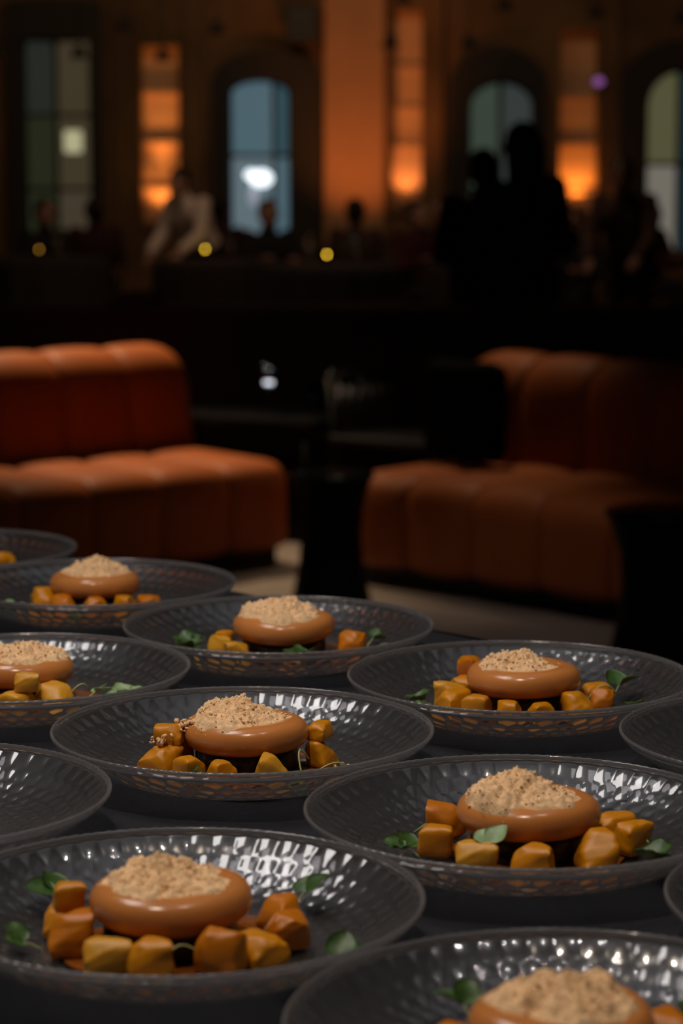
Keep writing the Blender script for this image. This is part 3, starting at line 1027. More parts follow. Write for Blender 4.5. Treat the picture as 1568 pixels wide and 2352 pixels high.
def channel_mesh(profile, width, bulge, name, nseg=10):
    """padded channel: closed profile (y, z) swept along x and puffed out in the middle of its width"""
    pts = [Vector((0, y, z)) for y, z in profile]
    n = len(pts)
    cen = sum(pts, Vector()) / n
    nor = []
    for i in range(n):
        t = pts[(i + 1) % n] - pts[i - 1]
        q = Vector((0, t.z, -t.y)).normalized()
        if q.dot(pts[i] - cen) < 0 and False:
            q = -q
        nor.append(q)
    # orient outward
    area = sum(pts[i].y * pts[(i + 1) % n].z - pts[(i + 1) % n].y * pts[i].z for i in range(n))
    if area < 0:
        nor = [-q for q in nor]
    verts, faces = [], []
    for k in range(nseg + 1):
        s = k / nseg * 2 - 1
        b = bulge * (max(0, 1 - s * s) ** .55) - bulge * .55
        for i in range(n):
            p = pts[i] + nor[i] * b
            verts.append((s * width / 2, p.y, max(p.z, .002)))
    for k in range(nseg):
        for i in range(n):
            j = (i + 1) % n
            faces.append((k * n + i, k * n + j, (k + 1) * n + j, (k + 1) * n + i))
    faces.append(tuple(range(n - 1, -1, -1)))
    faces.append(tuple(nseg * n + i for i in range(n)))
    me = mesh_from(verts, faces, name)
    bm = bmesh.new(); bm.from_mesh(me)
    bmesh.ops.recalc_face_normals(bm, faces=bm.faces)
    bm.to_mesh(me); bm.free()
    return me


def rounded(poly, radii, seg=6):
    """round the corners of a closed (y, z) polygon"""
    out = []
    n = len(poly)
    for i in range(n):
        p, a, b = Vector(poly[i]), Vector(poly[i - 1]), Vector(poly[(i + 1) % n])
        r = radii[i]
        if r <= 0:
            out.append(tuple(p)); continue
        u, v = (a - p).normalized(), (b - p).normalized()
        p0, p1 = p + u * r, p + v * r
        for k in range(seg + 1):
            t = k / seg
            out.append(tuple((1 - t) ** 2 * p0 + 2 * t * (1 - t) * p + t * t * p1))
    # extra points on long edges
    res = []
    for i in range(len(out)):
        a, b = Vector(out[i]), Vector(out[(i + 1) % len(out)])
        res.append(tuple(a))
        k = int((b - a).length / .08)
        for j in range(1, k + 1):
            res.append(tuple(a + (b - a) * j / (k + 1)))
    return res


CH_W = 0.285
seat_prof = rounded([(0, .07), (0, .365), (.62, .375), (.62, .07)], [.03, .10, .05, .02])
back_prof = rounded([(.52, .30), (.585, .735), (.80, .735), (.84, .08), (.55, .08)], [.02, .13, .08, .02, .02])
ME_SEAT = channel_mesh(seat_prof, CH_W, .015, 'seat_channel')
ME_BACK = channel_mesh(back_prof, CH_W, .015, 'back_channel')


def end_taper(me, name, sign, k=.10):
    """copy of a channel whose outer end is rounded off"""
    m2 = me.copy(); m2.name = name
    vs = np.empty(len(m2.vertices) * 3)
    m2.vertices.foreach_get('co', vs)
    vs = vs.reshape(-1, 3)
    c = vs.mean(0)
    s = np.clip((vs[:, 0] * sign / (CH_W / 2) - .35) / .65, 0, 1)
    f = 1 - k * (1 - np.sqrt(1 - s * s * .97))
    vs[:, 1] = c[1] + (vs[:, 1] - c[1]) * f
    vs[:, 2] = np.where(vs[:, 2] > c[2], c[2] + (vs[:, 2] - c[2]) * f, vs[:, 2])
    m2.vertices.foreach_set('co', vs.reshape(-1))
    m2.update()
    return m2


def sofa(label, corner, rz, n, far_end):
    """corner: foot of the far front corner; local +x runs along the front, local +y to the back; far_end=+1 if the corner is at +x"""
    root = empty('channel_sofa', corner, rz)
    tag(root, label, 'sofa', 'orange channel-tufted sofas')
    for i in range(n):
        x = -far_end * (i + .5) * CH_W
        a, b = ME_SEAT, ME_BACK
        if i == 0:
            a, b = end_taper(ME_SEAT, 'seat_channel', far_end, .12), end_taper(ME_BACK, 'back_channel', far_end, .12)
        link('seat_channel', a, M_leather, root, (x, 0, 0))
        link('back_channel', b, M_leather, root, (x, 0, 0))
    L = n * CH_W
    x0, x1 = (-L, 0) if far_end > 0 else (0, L)
    box('plinth', x0 + .03, x1 - .03, .06, .78, 0, .075, M_plinth, root)
    return root


# left sofa: front runs (0.74, 0.67), back lies toward (-0.67, 0.74)
sofa('bright orange channelled sofa at left, its seat top catching the light', (-0.165, 8.25, 0), math.atan2(.67, .74), 6, 1)
# right sofa: front runs (0.70, -0.71), back lies toward (0.71, 0.70)
sofa('dim orange channelled sofa at right, running out of the picture', (0.005, 7.92, 0), math.atan2(-.71, .70), 7, -1)
# dark cushion against the open end of the right sofa
cu = bmesh.new()
add_box(cu, -.17, .17, -.05, .05, 0, .34, .045)
bmesh.ops.subdivide_edges(cu, edges=list(cu.edges), cuts=1, use_grid_fill=True)
M_dark_fab = mat('black_fabric', (0.004, 0.004, 0.004), rough=.95, spec=.1)
cush = empty('cushion', (.42, 8.10, .385), math.atan2(-.71, .70))
tag(cush, 'black cushion leaning on the end of the dim right sofa backrest', 'cushion')
o = link('cover', bm_mesh(cu, 'cover', True), M_dark_fab, cush)
v, f = tube_data([(-.165, 0, .006), (.165, 0, .006)], .006, 6)
link('piping', mesh_from(v, f, 'piping'), M_black, cush)

# ------------------------------------------------------------------ waisted side tables
M_stool = mat('black_metal', (0.008, 0.009, 0.010), rough=.5, spec=.25)
M_top = mat('smoked_top', (0.018, 0.019, 0.022), rough=.16)


def side_table(loc, label, r=.15, h=.43):
    root = empty('side_table', loc)
    tag(root, label, 'side table', 'waisted black side tables')
    prof = [(0, 0), (r * .96, 0), (r * .97, .012), (r * .86, .07), (r * .74, .16), (r * .70, h * .55), (r * .74, h * .75), (r * .90, h * .93), (r * .97, h - .014), (0, h - .014)]
    lathe('pedestal', prof, M_stool, root, 48)
    lathe('top', [(0, h - .0138), (r * .99, h - .0138), (r * 1.0, h - .010), (r * 1.0, h - .003), (r * .985, h), (0, h)], M_top, root, 64)
    return root


side_table((-0.032, 7.36, 0), 'black waisted side table between the two orange sofas', .135, .435)
side_table((0.875, 6.42, 0), 'black waisted side table before the dim right sofa, at the right edge', .165, .45)

# low dark table behind the side table, with glassware
low = empty('low_table', (-0.36, 9.15, 0), -.55)
tag(low, 'low dark table with glasses between the sofa backs', 'table')
bm = bmesh.new(); add_box(bm, -.45, .45, -.26, .26, .43, .455, .006)
link('table_top', bm_mesh(bm, 'table_top'), M_top, low)
for sx in (-1, 1):
    for sy in (-1, 1):
        v, f = tube_data([(sx * .40, sy * .22, .43), (sx * .41, sy * .23, 0.0)], .014, 8)
        link('leg', mesh_from(v, f, 'leg'), M_stool, low)
M_clear = mat('clear_glass', (.95, .95, .96), rough=.02, trans=1.0, ior=1.5)


def wine_glass(loc, label, s=1.0, tumbler=False):
    root = empty('wine_glass' if not tumbler else 'tumbler', loc)
    tag(root, label, 'glass', 'glasses on the low table')
    if tumbler:
        lathe('cup', [(0, .0005), (.030 * s, .0005), (.034 * s, .01), (.038 * s, .10 * s), (.0365 * s, .10 * s), (.032 * s, .014), (0, .012)], M_clear, root, 32)
        lathe('foot_ring', [(0, 0), (.029 * s, 0), (.029 * s, .0004), (0, .0004)], M_clear, root, 32)
    else:
        lathe('bowl', [(0, .085 * s), (.012 * s, .087 * s), (.032 * s, .108 * s), (.038 * s, .14 * s), (.032 * s, .19 * s), (.0308 * s, .19 * s), (.0365 * s, .14 * s), (.030 * s, .109 * s), (0, .089 * s)], M_clear, root, 32)
        lathe('stem', [(0, .004), (.005 * s, .005), (.0035 * s, .02 * s), (.0035 * s, .075 * s), (.006 * s, .0845 * s), (0, .0845 * s)], M_clear, root, 16)
        lathe('foot', [(0, 0), (.032 * s, 0), (.033 * s, .0015), (.005 * s, .0045), (0, .0045)], M_clear, root, 32)
    return root


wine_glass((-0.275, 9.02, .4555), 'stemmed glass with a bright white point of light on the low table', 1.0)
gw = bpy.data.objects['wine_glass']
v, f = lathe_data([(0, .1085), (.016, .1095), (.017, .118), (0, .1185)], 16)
link('glint_disc', mesh_from(v, f, 'glint_disc'), mat('glint_white', (.8, .8, .8), emit=((.85, .9, 1.0), 2.2)), gw)  # glowing disc added as the glint of a lamp on the glass
wine_glass((-0.03, 8.93, .4555), 'tall stemmed glass near the end of the low table', .9)
wine_glass((-0.10, 9.12, .4555), 'clear tumbler on the low table between two stemmed glasses', 1.0, True)

# dark slatted chair beyond the open end of the right sofa
ch = empty('slat_chair', (0.26, 8.62, 0), .9)
tag(ch, 'black metal slat-back chair in the gap between the two sofas', 'chair')
bm = bmesh.new(); add_box(bm, -.23, .23, -.22, .22, .39, .42, .012)
link('seat', bm_mesh(bm, 'seat'), M_stool, ch)
for sx in (-1, 1):
    for sy in (-1, 1):
        top = .62 if sy > 0 else .40
        v, f = tube_data([(sx * .215, sy * .205, 0), (sx * .205, sy * .20, .40), (sx * .20, sy * .235 if sy > 0 else sy * .2, top)], .012, 8)
        link('leg', mesh_from(v, f, 'leg'), M_stool, ch)
v, f = tube_data([(-.20, .235, .62), (0, .26, .625), (.20, .235, .62)], .013, 8)
link('back_rail', mesh_from(v, f, 'back_rail'), M_stool, ch)
for k in range(6):
    x = -.15 + .06 * k
    v, f = tube_data([(x - .04, .205, .415), (x + .04, .25, .615)], .007, 6)
    link('slat', mesh_from(v, f, 'slat'), mat('brushed_steel', (.10, .10, .11), rough=.4, metal=1.0), ch)

# ------------------------------------------------------------------ people in the hall


def capsule(p0, r0, p1, r1, n=12, k=5):
    """tapered closed capsule"""
    p0, p1 = Vector(p0), Vector(p1)
    d = p1 - p0
    q = (d if d.length > 1e-6 else Vector((0, 0, 1))).to_track_quat('Z', 'Y')
    L = d.length
    prof = [(r0 * math.cos(a), r0 * math.sin(a)) for a in [(-math.pi / 2) * (1 - i / k) for i in range(k + 1)]]
    prof += [(r1 * math.cos(a), L + r1 * math.sin(a)) for a in [(math.pi / 2) * (i / k) for i in range(k + 1)]]
    prof[0] = (0, -r0)
    prof[-1] = (0, L + r1)
    v, f = lathe_data(prof, n)
    return [tuple(p0 + q @ Vector(x)) for x in v], f


def ellipsoid(c, r, n=14, k=8):
    prof = [(math.cos(-math.pi / 2 + math.pi * i / k), math.sin(-math.pi / 2 + math.pi * i / k)) for i in range(k + 1)]
    prof[0], prof[-1] = (0, -1), (0, 1)
    v, f = lathe_data(prof, n)
    return [(c[0] + x * r[0], c[1] + y * r[1], c[2] + z * r[2]) for x, y, z in v], f


def fuse(shapes, voxel, name):
    """one continuous skin over a set of overlapping volumes"""
    verts, faces = [], []
    for v, f in shapes:
        b = len(verts)
        verts += v
        faces += [tuple(b + i for i in q) for q in f]
    me = mesh_from(verts, faces, name)
    bm = bmesh.new(); bm.from_mesh(me)
    bmesh.ops.recalc_face_normals(bm, faces=bm.faces)
    bm.to_mesh(me); bm.free()
    o = bpy.data.objects.new('tmp', me)
    C.objects.link(o)
    r = o.modifiers.new('r', 'REMESH'); r.mode = 'VOXEL'; r.voxel_size = voxel; r.use_smooth_shade = True
    s = o.modifiers.new('s', 'SMOOTH'); s.iterations = 3; s.factor = .5
    dg = bpy.context.evaluated_depsgraph_get()
    m2 = bpy.data.meshes.new_from_object(o.evaluated_get(dg))
    m2.name = name
    bpy.data.objects.remove(o)
    bpy.data.meshes.remove(me)
    return m2


def lerp(a, b, t):
    return tuple(a[i] + (b[i] - a[i]) * t for i in range(3))


def body_shapes(J, grow=0.0, only=None):
    """J: joints; only: 'top', 'legs', 'shoes', None = whole body with head and hands"""
    S = []
    g = grow
    def cap(a, ra, b, rb):
        S.append(capsule(a, ra + g, b, rb + g))
    P, Ch, Nk, Hd = J['pelvis'], J['chest'], J['neck'], J['head']
    if only in (None, 'top'):
        for s in (-1, 1):
            cap((P[0] + s * .075, P[1], P[2]), .108, (lerp(P, Ch, .5)[0] + s * .065, lerp(P, Ch, .5)[1], lerp(P, Ch, .5)[2]), .098)
            cap((lerp(P, Ch, .5)[0] + s * .065, lerp(P, Ch, .5)[1], lerp(P, Ch, .5)[2]), .098, (Ch[0] + s * .085, Ch[1], Ch[2]), .112)
            cap((Ch[0] + s * .085, Ch[1], Ch[2]), .105, J['sh%+d' % s], .062)
            cap(J['sh%+d' % s], .060, J['el%+d' % s], .046)
            cap(J['el%+d' % s], .045, J['wr%+d' % s] if only is None else lerp(J['el%+d' % s], J['wr%+d' % s], .93), .031 if only is None else .036)
        cap(lerp(Ch, Nk, .4), .085, Nk, .060 if only is None else .055)
    if only in (None, 'legs'):
        for s in (-1, 1):
            hip = (P[0] + s * .085, P[1], P[2] - .03)
            cap(hip, .098, J['kn%+d' % s], .062)
            cap(J['kn%+d' % s], .060, J['an%+d' % s] if only is None else lerp(J['kn%+d' % s], J['an%+d' % s], .95), .042 if only is None else .055)
        if only == 'legs':
            cap((P[0] - .075, P[1], P[2]), .110, (P[0] + .075, P[1], P[2]), .110)
    if only in (None, 'shoes'):
        f = J['fwd']
        for s in (-1, 1):
            a = J['an%+d' % s]
            cap((a[0], a[1] - f[1] * .02, .045), .038, (a[0] + f[0] * .17, a[1] + f[1] * .17, .034), .032)
    if only is None:
        f = Vector(J['face'])
        up = Vector((0, 0, 1))
        sd = f.cross(up).normalized()
        H = Vector(Hd)
        S.append(capsule(Nk, .055, tuple(H - up * .06 - f * .01), .052))
        S.append(ellipsoid(tuple(H + up * .015 - f * .012), (.077, .092, .105)))
        S.append(ellipsoid(tuple(H - up * .045 + f * .030), (.058, .060, .070)))
        S.append(capsule(tuple(H + up * .015 + f * .086), .010, tuple(H - up * .022 + f * .102), .014))
        S.append(capsule(tuple(H - up * .055 + f * .082 - sd * .016), .011, tuple(H - up * .055 + f * .082 + sd * .016), .011))
        S.append(capsule(tuple(H - up * .095 + f * .060), .024, tuple(H - up * .090 + f * .070), .020))
        for s in (-1, 1):
            S.append(ellipsoid(tuple(H + sd * s * .080 - up * .005), (.016, .022, .032)))
            S.append(capsule(tuple(H + up * .030 + f * .078 + sd * s * .015), .011, tuple(H + up * .032 + f * .070 + sd * s * .045), .010))
            # hand: palm, four fingers with a bend, thumb off the side of the palm
            w, e = Vector(J['wr%+d' % s]), Vector(J['el%+d' % s])
            dr = (w - e).normalized()
            pn = Vector(J.get('palm%+d' % s, (-s, 0, 0)))
            pn = (pn - dr * pn.dot(dr)).normalized()
            ac = dr.cross(pn).normalized()
            for k, L in enumerate((.068, .078, .073, .057)):
                o2 = ac * (.030 - .020 * k)
                a = w + dr * .025 + o2 * .8
                b = w + dr * .088 + o2
                c = b + dr * L * .5 + pn * .006
                d = c + (dr * .75 + pn * .66) * L * .5
                S.append(capsule(tuple(a), .015, tuple(b), .012, 8, 3))
                S.append(capsule(tuple(b), .0105, tuple(c), .0095, 8, 3))
                S.append(capsule(tuple(c), .0095, tuple(d), .008, 8, 3))
            a = w + dr * .030 + ac * .022
            b = w + dr * .062 + ac * .052 + pn * .012
            c = b + dr * .030 + pn * .016 + ac * .004
            S.append(capsule(tuple(a), .015, tuple(b), .012, 8, 3))
            S.append(capsule(tuple(b), .0115, tuple(c), .009, 8, 3))
    return S


def hair_shapes(J, style):
    f = Vector(J['face']); up = Vector((0, 0, 1)); H = Vector(J['head'])
    sd = f.cross(up).normalized()
    S = [ellipsoid(tuple(H + up * .040 - f * .028), (.088, .096, .092)), ellipsoid(tuple(H - f * .045 + up * .0), (.084, .075, .095))]
    if style == 'long':
        for s in (-1, 0, 1):
            S.append(capsule(tuple(H - f * .055 + sd * s * .045), .060, tuple(H - f * .075 - up * .24 + sd * s * .055), .045))
    if style == 'bun':
        S.append(ellipsoid(tuple(H - f * .085 + up * .075), (.05, .05, .05)))
    return S


POSES = {
    'standing': {'pelvis': (0, 0, .95), 'chest': (0, .01, 1.28), 'neck': (0, .01, 1.44), 'head': (0, -.01, 1.57), 'face': (0, -1, 0), 'fwd': (0, -1, 0),
                 'sh-1': (-.175, .01, 1.375), 'sh+1': (.175, .01, 1.375), 'el-1': (-.235, .03, 1.10), 'el+1': (.235, .03, 1.10), 'wr-1': (-.12, -.17, 1.06), 'wr+1': (.12, -.17, 1.04),
                 'palm-1': (0, .3, -1), 'palm+1': (0, .3, -1), 'kn-1': (-.095, -.01, .50), 'kn+1': (.095, -.01, .50), 'an-1': (-.10, .02, .085), 'an+1': (.10, .02, .085)},
    'leaning': {'pelvis': (0, .06, .93), 'chest': (0, -.10, 1.22), 'neck': (0, -.18, 1.36), 'head': (0, -.24, 1.475), 'face': (0, -.90, -.43), 'fwd': (0, -1, 0),
                'sh-1': (-.175, -.13, 1.30), 'sh+1': (.175, -.13, 1.30), 'el-1': (-.225, -.20, 1.05), 'el+1': (.225, -.22, 1.05), 'wr-1': (-.20, -.37, .90), 'wr+1': (.17, -.40, .92),
                'palm-1': (.3, 0, -1), 'palm+1': (-.3, 0, -1), 'kn-1': (-.095, .02, .50), 'kn+1': (.095, .0, .50), 'an-1': (-.10, .06, .085), 'an+1': (.10, .04, .085)},
    'seated': {'pelvis': (0, 0, .55), 'chest': (0, -.02, .88), 'neck': (0, -.03, 1.04), 'head': (0, -.05, 1.17), 'face': (0, -1, 0), 'fwd': (0, -1, 0),
               'sh-1': (-.175, -.02, .975), 'sh+1': (.175, -.02, .975), 'el-1': (-.225, -.12, .735), 'el+1': (.225, -.12, .735), 'wr-1': (-.14, -.33, .80), 'wr+1': (.15, -.34, .79),
               'palm-1': (0, 0, -1), 'palm+1': (0, 0, -1), 'kn-1': (-.10, -.42, .52), 'kn+1': (.10, -.42, .52), 'an-1': (-.10, -.40, .085), 'an+1': (.10, -.40, .085)},
}
for P in POSES.values():
    f = Vector(P['face']).normalized()
    P['face'] = tuple(f)
PMESH = {}


def pose_meshes(pose, style):
    J = POSES[pose]
    if pose not in PMESH:
        PMESH[pose] = dict(body=fuse(body_shapes(J), .009, 'body'), top=fuse(body_shapes(J, .012, 'top'), .014, 'top'),
                           legs=fuse(body_shapes(J, .012, 'legs'), .014, 'trousers'), shoes=fuse(body_shapes(J, .008, 'shoes'), .012, 'shoe_pair'))
    if (pose, style) not in PMESH:
        PMESH[(pose, style)] = fuse(hair_shapes(J, style), .012, 'hair')
    return PMESH[pose], PMESH[(pose, style)]


M_skin = mat('skin', (.36, .20, .13), rough=.5, sss=.1)
M_skin2 = mat('skin_deep', (.16, .08, .05), rough=.5)
M_hair = mat('dark_hair', (.008, .006, .005), rough=.5)
M_eye = mat('eye', (.03, .02, .015), rough=.1)
CLOTH = {'black': mat('black_cloth', (.008, .008, .009), rough=.9), 'white': mat('white_shirt', (.66, .58, .52), rough=.8, bump=(30, .2, .01)), 'wine': mat('wine_cloth', (.045, .008, .010), rough=.9),
         'brown': mat('brown_cloth', (.06, .034, .022), rough=.9), 'grey': mat('grey_cloth', (.05, .045, .042), rough=.9), 'navy': mat('navy_cloth', (.012, .013, .02), rough=.9)}


def person(label, loc, rz, pose, top, legs='black', style='short', s=1.0, skin=None, vest=None):
    me, hair = pose_meshes(pose, style)
    root = empty('person', loc, rz)
    root.scale = (s, s, s)
    tag(root, label, 'person')
    def put(name, mesh, m):
        o = bpy.data.objects.new(name, mesh)
        C.objects.link(o)
        if not mesh.materials:
            mesh.materials.append(m)
        o.parent = root
        o.material_slots[0].link = 'OBJECT'
        o.material_slots[0].material = m
        return o
    put('body', me['body'], skin or M_skin)
    put('hair', hair, M_hair)
    put('shirt', me['top'], CLOTH[top])
    put('trousers', me['legs'], CLOTH[legs])
    put('shoe_pair', me['shoes'], CLOTH['black'])
    J = POSES[pose]
    f = Vector(J['face']); up = Vector((0, 0, 1)); sd = f.cross(up).normalized()
    for k in (-1, 1):
        e = Vector(J['head']) + up * .012 + f * .072 + sd * k * .030
        lathe('eye', [(0, -.011), (.008, -.008), (.011, 0), (.008, .008), (0, .011)], M_eye, root, 10, tuple(e))
    return root


# chairs for the seated guests: bentwood style, dark
def guest_chair_proto():
    root = empty('guest_chair', (0, 0, 0))
    lathe('seat', [(0, .40), (.19, .40), (.205, .41), (.205, .425), (.19, .437), (0, .437)], M_black, root, 28)
    for sx in (-1, 1):
        for sy in (-1, 1):
            v, f = tube_data([(sx * .135, sy * .135, .405), (sx * .17, sy * .18, .001)], [.015, .011], 8)
            link('leg', mesh_from(v, f, 'leg'), M_black, root)
    pts = [(-.17, .10, .43), (-.19, .20, .62), (-.15, .25, .80), (0, .27, .88), (.15, .25, .80), (.19, .20, .62), (.17, .10, .43)]
    v, f = tube_data(pts, .013, 8)
    link('back_hoop', mesh_from(v, f, 'back_hoop'), M_black, root)
    for x in (-.07, 0, .07):
        v, f = tube_data([(x, .16, .435), (x * 1.1, .23, .66), (x * 1.1, .263, .865)], .007, 6)
        link('spindle', mesh_from(v, f, 'spindle'), M_black, root)
    return root


def copy_tree(o, parent=None):
    c = o.copy(); C.objects.link(c); c.parent = parent
    for chd in list(o.children):
        copy_tree(chd, c)
    return c


chair0 = guest_chair_proto()
chair_used = [False]


def guest_chair(loc, rz, label):
    c = chair0 if not chair_used[0] else copy_tree(chair0)
    chair_used[0] = True
    c.location = loc; c.rotation_euler = (0, 0, rz)
    return tag(c, label, 'chair', 'dark chairs of the seated guests')


def sitter(label, x, y, rz, top, style='short', s=.90, skin=None):
    person(label, (x, y, 0), rz, 'seated', top, 'black', style, s, skin)
    guest_chair((x, y, 0), rz, 'dark round-seat chair under the ' + label.replace(' seated', ''))


# standing guests behind the partition
person('person in black standing, tall dark silhouette before the greenish arched window', (.815, 11.0, 0), math.radians(205), 'standing', 'black', 'black', 'long', .935, M_skin2)
person('person in black half hidden behind the tall dark silhouette', (.69, 11.75, 0), math.radians(165), 'standing', 'navy', 'black', 'short', .87, M_skin2)
person('person in white shirt leaning over a candle-lit table', (-1.06, 17.75, 0), math.radians(-38), 'leaning', 'white', 'black', 'short', .87)
person('person in dark clothes standing at the right edge before the pale window', (1.88, 15.8, 0), math.radians(-20), 'leaning', 'brown', 'black', 'bun', .90, M_skin2)
# seated guests
sitter('guest seated before the blue window', -.56, 18.2, math.radians(15), 'black')
sitter('guest in wine red seated left of the blue window', -.98, 19.2, math.radians(170), 'wine', 'bun')
sitter('guest seated before the twin-column window', -2.28, 18.4, math.radians(40), 'black', 'short')
sitter('guest in wine red seated at the far left table', -2.95, 17.6, math.radians(-60), 'wine', 'long')
sitter('guest in wine red seated between twin-column window and bright niche', -1.98, 19.4, math.radians(200), 'wine', 'short')
sitter('guest seated before the broad orange pier', .10, 18.8, math.radians(160), 'brown', 'short')
sitter('guest seated before the narrow orange niche', .56, 18.0, math.radians(30), 'wine', 'bun')
sitter('guest in pale grey seated right of the narrow niche', .82, 19.5, math.radians(-30), 'grey', 'short')
sitter('guest seated before the bright niche by the right edge', 1.66, 17.2, math.radians(-20), 'black', 'short', .86)
sitter('guest in wine red seated low at the right edge', 2.35, 18.6, math.radians(50), 'wine', 'long')

# ------------------------------------------------------------------ hall tables, candles, glasses
M_hallcloth = mat('dark_table_cloth', (.020, .016, .015), rough=.9)
M_flame = mat('candle_flame', (1, .6, .1), emit=((1.0, .62, .035), 20.0))
M_flame_dim = mat('candle_flame_dim', (1, .6, .1), emit=((1.0, .50, .05), 4.5))
M_wax = mat('candle_wax', (.6, .42, .2), rough=.5)


def hall_table(loc, label, r=.45):
    root = empty('hall_table', loc)
    tag(root, label, 'table', 'round tables in the hall')
    n = 72
    verts, faces = [], []
    lv = [(0, .752, 0), (r * .97, .752, 0), (r, .744, 0), (r * 1.01, .70, .15), (r * 1.02, .50, .6), (r * 1.04, .25, 1), (r * 1.06, .20, 1)]
    for (rr, z, a) in lv:
        for k in range(n):
            t = 2 * math.pi * k / n
            q = rr * (1 + .05 * a * math.sin(12 * t))
            verts.append((q * math.cos(t), q * math.sin(t), z))
    for i in range(len(lv) - 1):
        for k in range(n):
            k2 = (k + 1) % n
            faces.append((i * n + k, i * n + k2, (i + 1) * n + k2, (i + 1) * n + k))
    link('cloth', mesh_from(verts, faces, 'cloth'), M_hallcloth, root)
    lathe('pedestal', [(0, 0), (.24, 0), (.24, .02), (.05, .05), (.04, .74), (0, .74)], M_black, root, 32)
    return root


def candle(loc, label, dim=False):
    root = empty('votive_candle', loc)
    tag(root, label, 'candle', 'yellow votive candles on the hall tables')
    lathe('holder', [(0, .0005), (.026, .0005), (.030, .004), (.033, .06), (.0315, .06), (.0285, .007), (0, .006)], M_clear, root, 24)
    lathe('wax', [(0, .0065), (.027, .0075), (.0275, .030), (0, .029)], M_wax, root, 24)
    lathe('flame', [(0, .031), (.006, .036), (.0095, .046), (.006, .060), (0, .076)], M_flame_dim if dim else M_flame, root, 14)
    return root


hall_table((-2.15, 17.45, 0), 'round dark-clothed table with the dimmest candle at far left')
hall_table((-.92, 16.9, 0), 'round dark-clothed table with a candle by the white shirt', .40)
hall_table((-.08, 16.15, 0), 'round dark-clothed table with the middle yellow candle', .46)
hall_table((1.05, 16.4, 0), 'round dark-clothed table behind the tall dark silhouette', .46)
candle((-2.167, 17.26, .7525), 'dim orange votive candle at far left', True)
candle((-.976, 17.24, .7525), 'yellow votive candle beside the white shirt')
candle((-.098, 16.12, .7525), 'yellow votive candle below the broad orange pier')
for i, (x, y, lab) in enumerate(((-.63, 16.9, None), (-.78, 16.9, 'stemmed glass on the table by the white shirt'), (-.22, 16.0, 'stemmed glass left of the middle yellow candle'),
                                 (.10, 16.0, 'stemmed glass right of the middle yellow candle'), (-2.02, 17.2, 'stemmed glass right of the dim candle'), (1.0, 16.2, 'stemmed glass on the table behind the tall silhouette'))):
    if lab:
        g = wine_glass((x, y, .7525), lab, 1.05)
        g['group'] = 'glasses on the hall tables'

# pale folded cloth on the partition cap
fc = empty('folded_cloth', (-.875, 10.2, .801), .1)
tag(fc, 'pale folded cloth mounded on the partition cap at left', 'cloth')
for k, (wd, hh, z) in enumerate(((.125, .020, 0), (.115, .018, .021), (.09, .016, .040))):
    v, f = ellipsoid((0, 0, 0), (wd, .075, hh))
    v = [(x, y, max(zz, -hh * .45) + hh * .45 + z) for x, y, zz in v]
    link('fold', mesh_from(v, f, 'fold'), mat('linen', (.16, .12, .09), rough=.9), fc, (.01 * k, 0, 0))

# lamps seen on and behind the far wall
lan = empty('wall_lantern', (-2.66, WALL_Y + .02, 1.56))
tag(lan, 'pale square lantern glowing in the twin-column window', 'lantern')
bm = bmesh.new(); add_box(bm, -.085, .085, -.05, .05, 0, .22, .02)
link('shade', bm_mesh(bm, 'shade'), mat('lantern_paper', (.5, .5, .35), emit=((.62, .60, .36), .6)), lan)
bm = bmesh.new(); add_box(bm, -.03, .03, -.03, .16, .22, .24)
link('bracket', bm_mesh(bm, 'bracket'), M_trim, lan)
gl = empty('globe_lamp', (-.80, WALL_Y + .04, 1.19))
tag(gl, 'white cloud-shaped globe lamp glowing in the blue window', 'lamp')
M_globe = mat('globe_glass', (.8, .8, .8), emit=((.85, .95, 1.0), 1.8))
v, f = ellipsoid((0, 0, .12), (.115, .07, .085)); link('globe', mesh_from(v, f, 'globe'), M_globe, gl)
v, f = ellipsoid((-.10, 0, .155), (.06, .05, .05)); link('globe', mesh_from(v, f, 'globe'), M_globe, gl)
v, f = ellipsoid((-.08, .02, -.06), (.05, .03, .10)); link('globe', mesh_from(v, f, 'globe'), mat('globe_glass_dim', (.6, .6, .7), emit=((.6, .7, .9), .35)), gl)
v, f = tube_data([(0, .02, .19), (0, .10, .22), (0, .14, .22)], .012, 8); link('bracket', mesh_from(v, f, 'bracket'), M_trim, gl)
pl = empty('stage_lamp', (2.52, WALL_Y - .12, 2.24))
tag(pl, 'small purple stage lamp high beside the right-hand niche', 'stage lamp')
lathe('can', [(0, -.03), (.05, -.03), (.055, .02), (.05, .05), (0, .055)], M_trim, pl, 16)
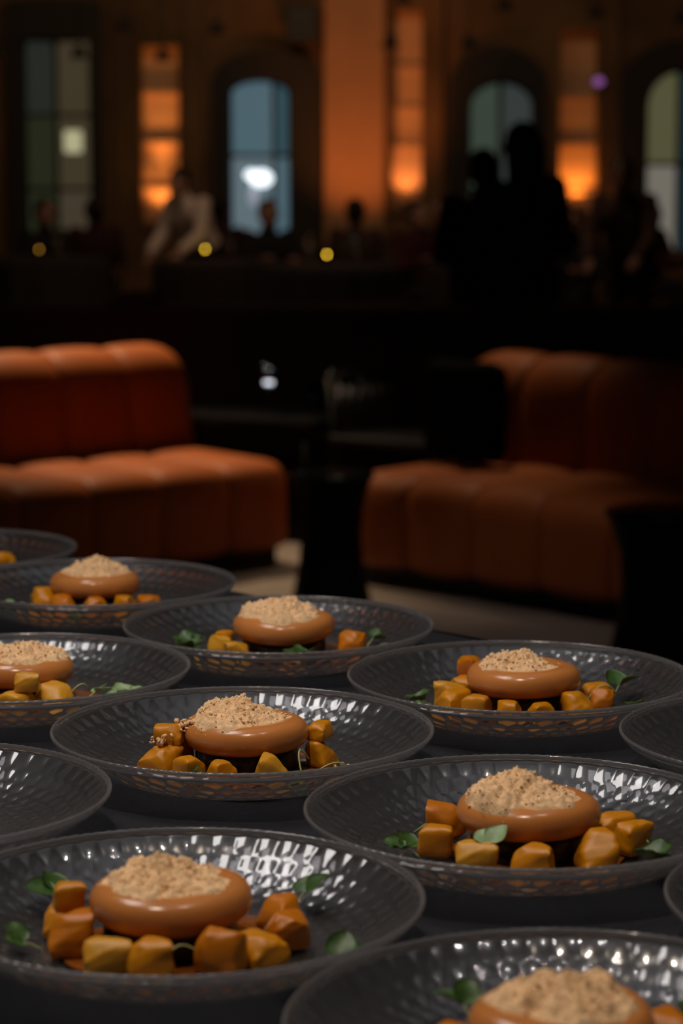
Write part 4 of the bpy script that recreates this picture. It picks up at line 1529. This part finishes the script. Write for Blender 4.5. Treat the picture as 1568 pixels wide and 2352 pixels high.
v, f = ellipsoid((0, -.052, .01), (.05, .012, .04)); link('lens', mesh_from(v, f, 'lens'), mat('purple_lens', (.2, .1, .3), emit=((.45, .16, .55), .55)), pl)
v, f = tube_data([(0, .05, .02), (0, .115, .03)], .012, 8); link('bracket', mesh_from(v, f, 'bracket'), M_trim, pl)
sp = empty('loudspeaker', (-.38, WALL_Y - .11, 2.62))
tag(sp, 'dark loudspeaker box hung high between blue window and orange pier', 'loudspeaker')
bm = bmesh.new(); add_box(bm, -.16, .16, -.22, .0, 0, .36, .015); link('cabinet', bm_mesh(bm, 'cabinet'), M_trim, sp)
bm = bmesh.new(); add_box(bm, -.14, .14, -.232, -.221, .02, .34, .004); link('grille', bm_mesh(bm, 'grille'), M_black, sp)
bm = bmesh.new(); add_box(bm, -.04, .04, .0, .105, .14, .22); link('bracket', bm_mesh(bm, 'bracket'), M_trim, sp)

# unlit pendant lamps hanging across the hall
PEND = [(-1.60, 18, 2.40, 'over the brightest niche'), (-2.53, 18, 2.23, 'before the twin-column window'), (-1.32, 18, 2.18, 'just right of the brightest niche'), (-.92, 18, 2.38, 'above the blue window'),
        (.36, 18, 2.28, 'at the right side of the orange pier'), (.45, 18, 2.60, 'highest, at the right side of the orange pier'), (1.20, 18, 2.55, 'above the greenish arched window'),
        (.94, 18, 2.28, 'at the left shoulder of the greenish arched window'), (1.87, 18, 2.50, 'above the right-hand niche'), (2.50, 18, 2.46, 'at far right beyond the niches'), (-1.94, 18, 2.2, 'left of the brightest niche')]
for (x, y, z, wh) in PEND:
    r = empty('pendant_lamp', (x, y, z))
    tag(r, 'small dark unlit pendant lamp hanging ' + wh, 'pendant lamp', 'unlit pendant lamps across the hall')
    lathe('shade', [(.012, .10), (.020, .095), (.045, .05), (.070, .0), (.066, .0), (.041, .049), (.016, .09)], M_trim, r, 24)
    v, f = tube_data([(0, 0, .095), (0, 0, 4.3 - z)], .004, 6); link('cord', mesh_from(v, f, 'cord'), M_trim, r)
    lathe('bulb', [(0, .012), (.018, .022), (.022, .04), (.012, .07), (0, .075)], mat('dead_bulb', (.10, .09, .08), rough=.2), r, 12)
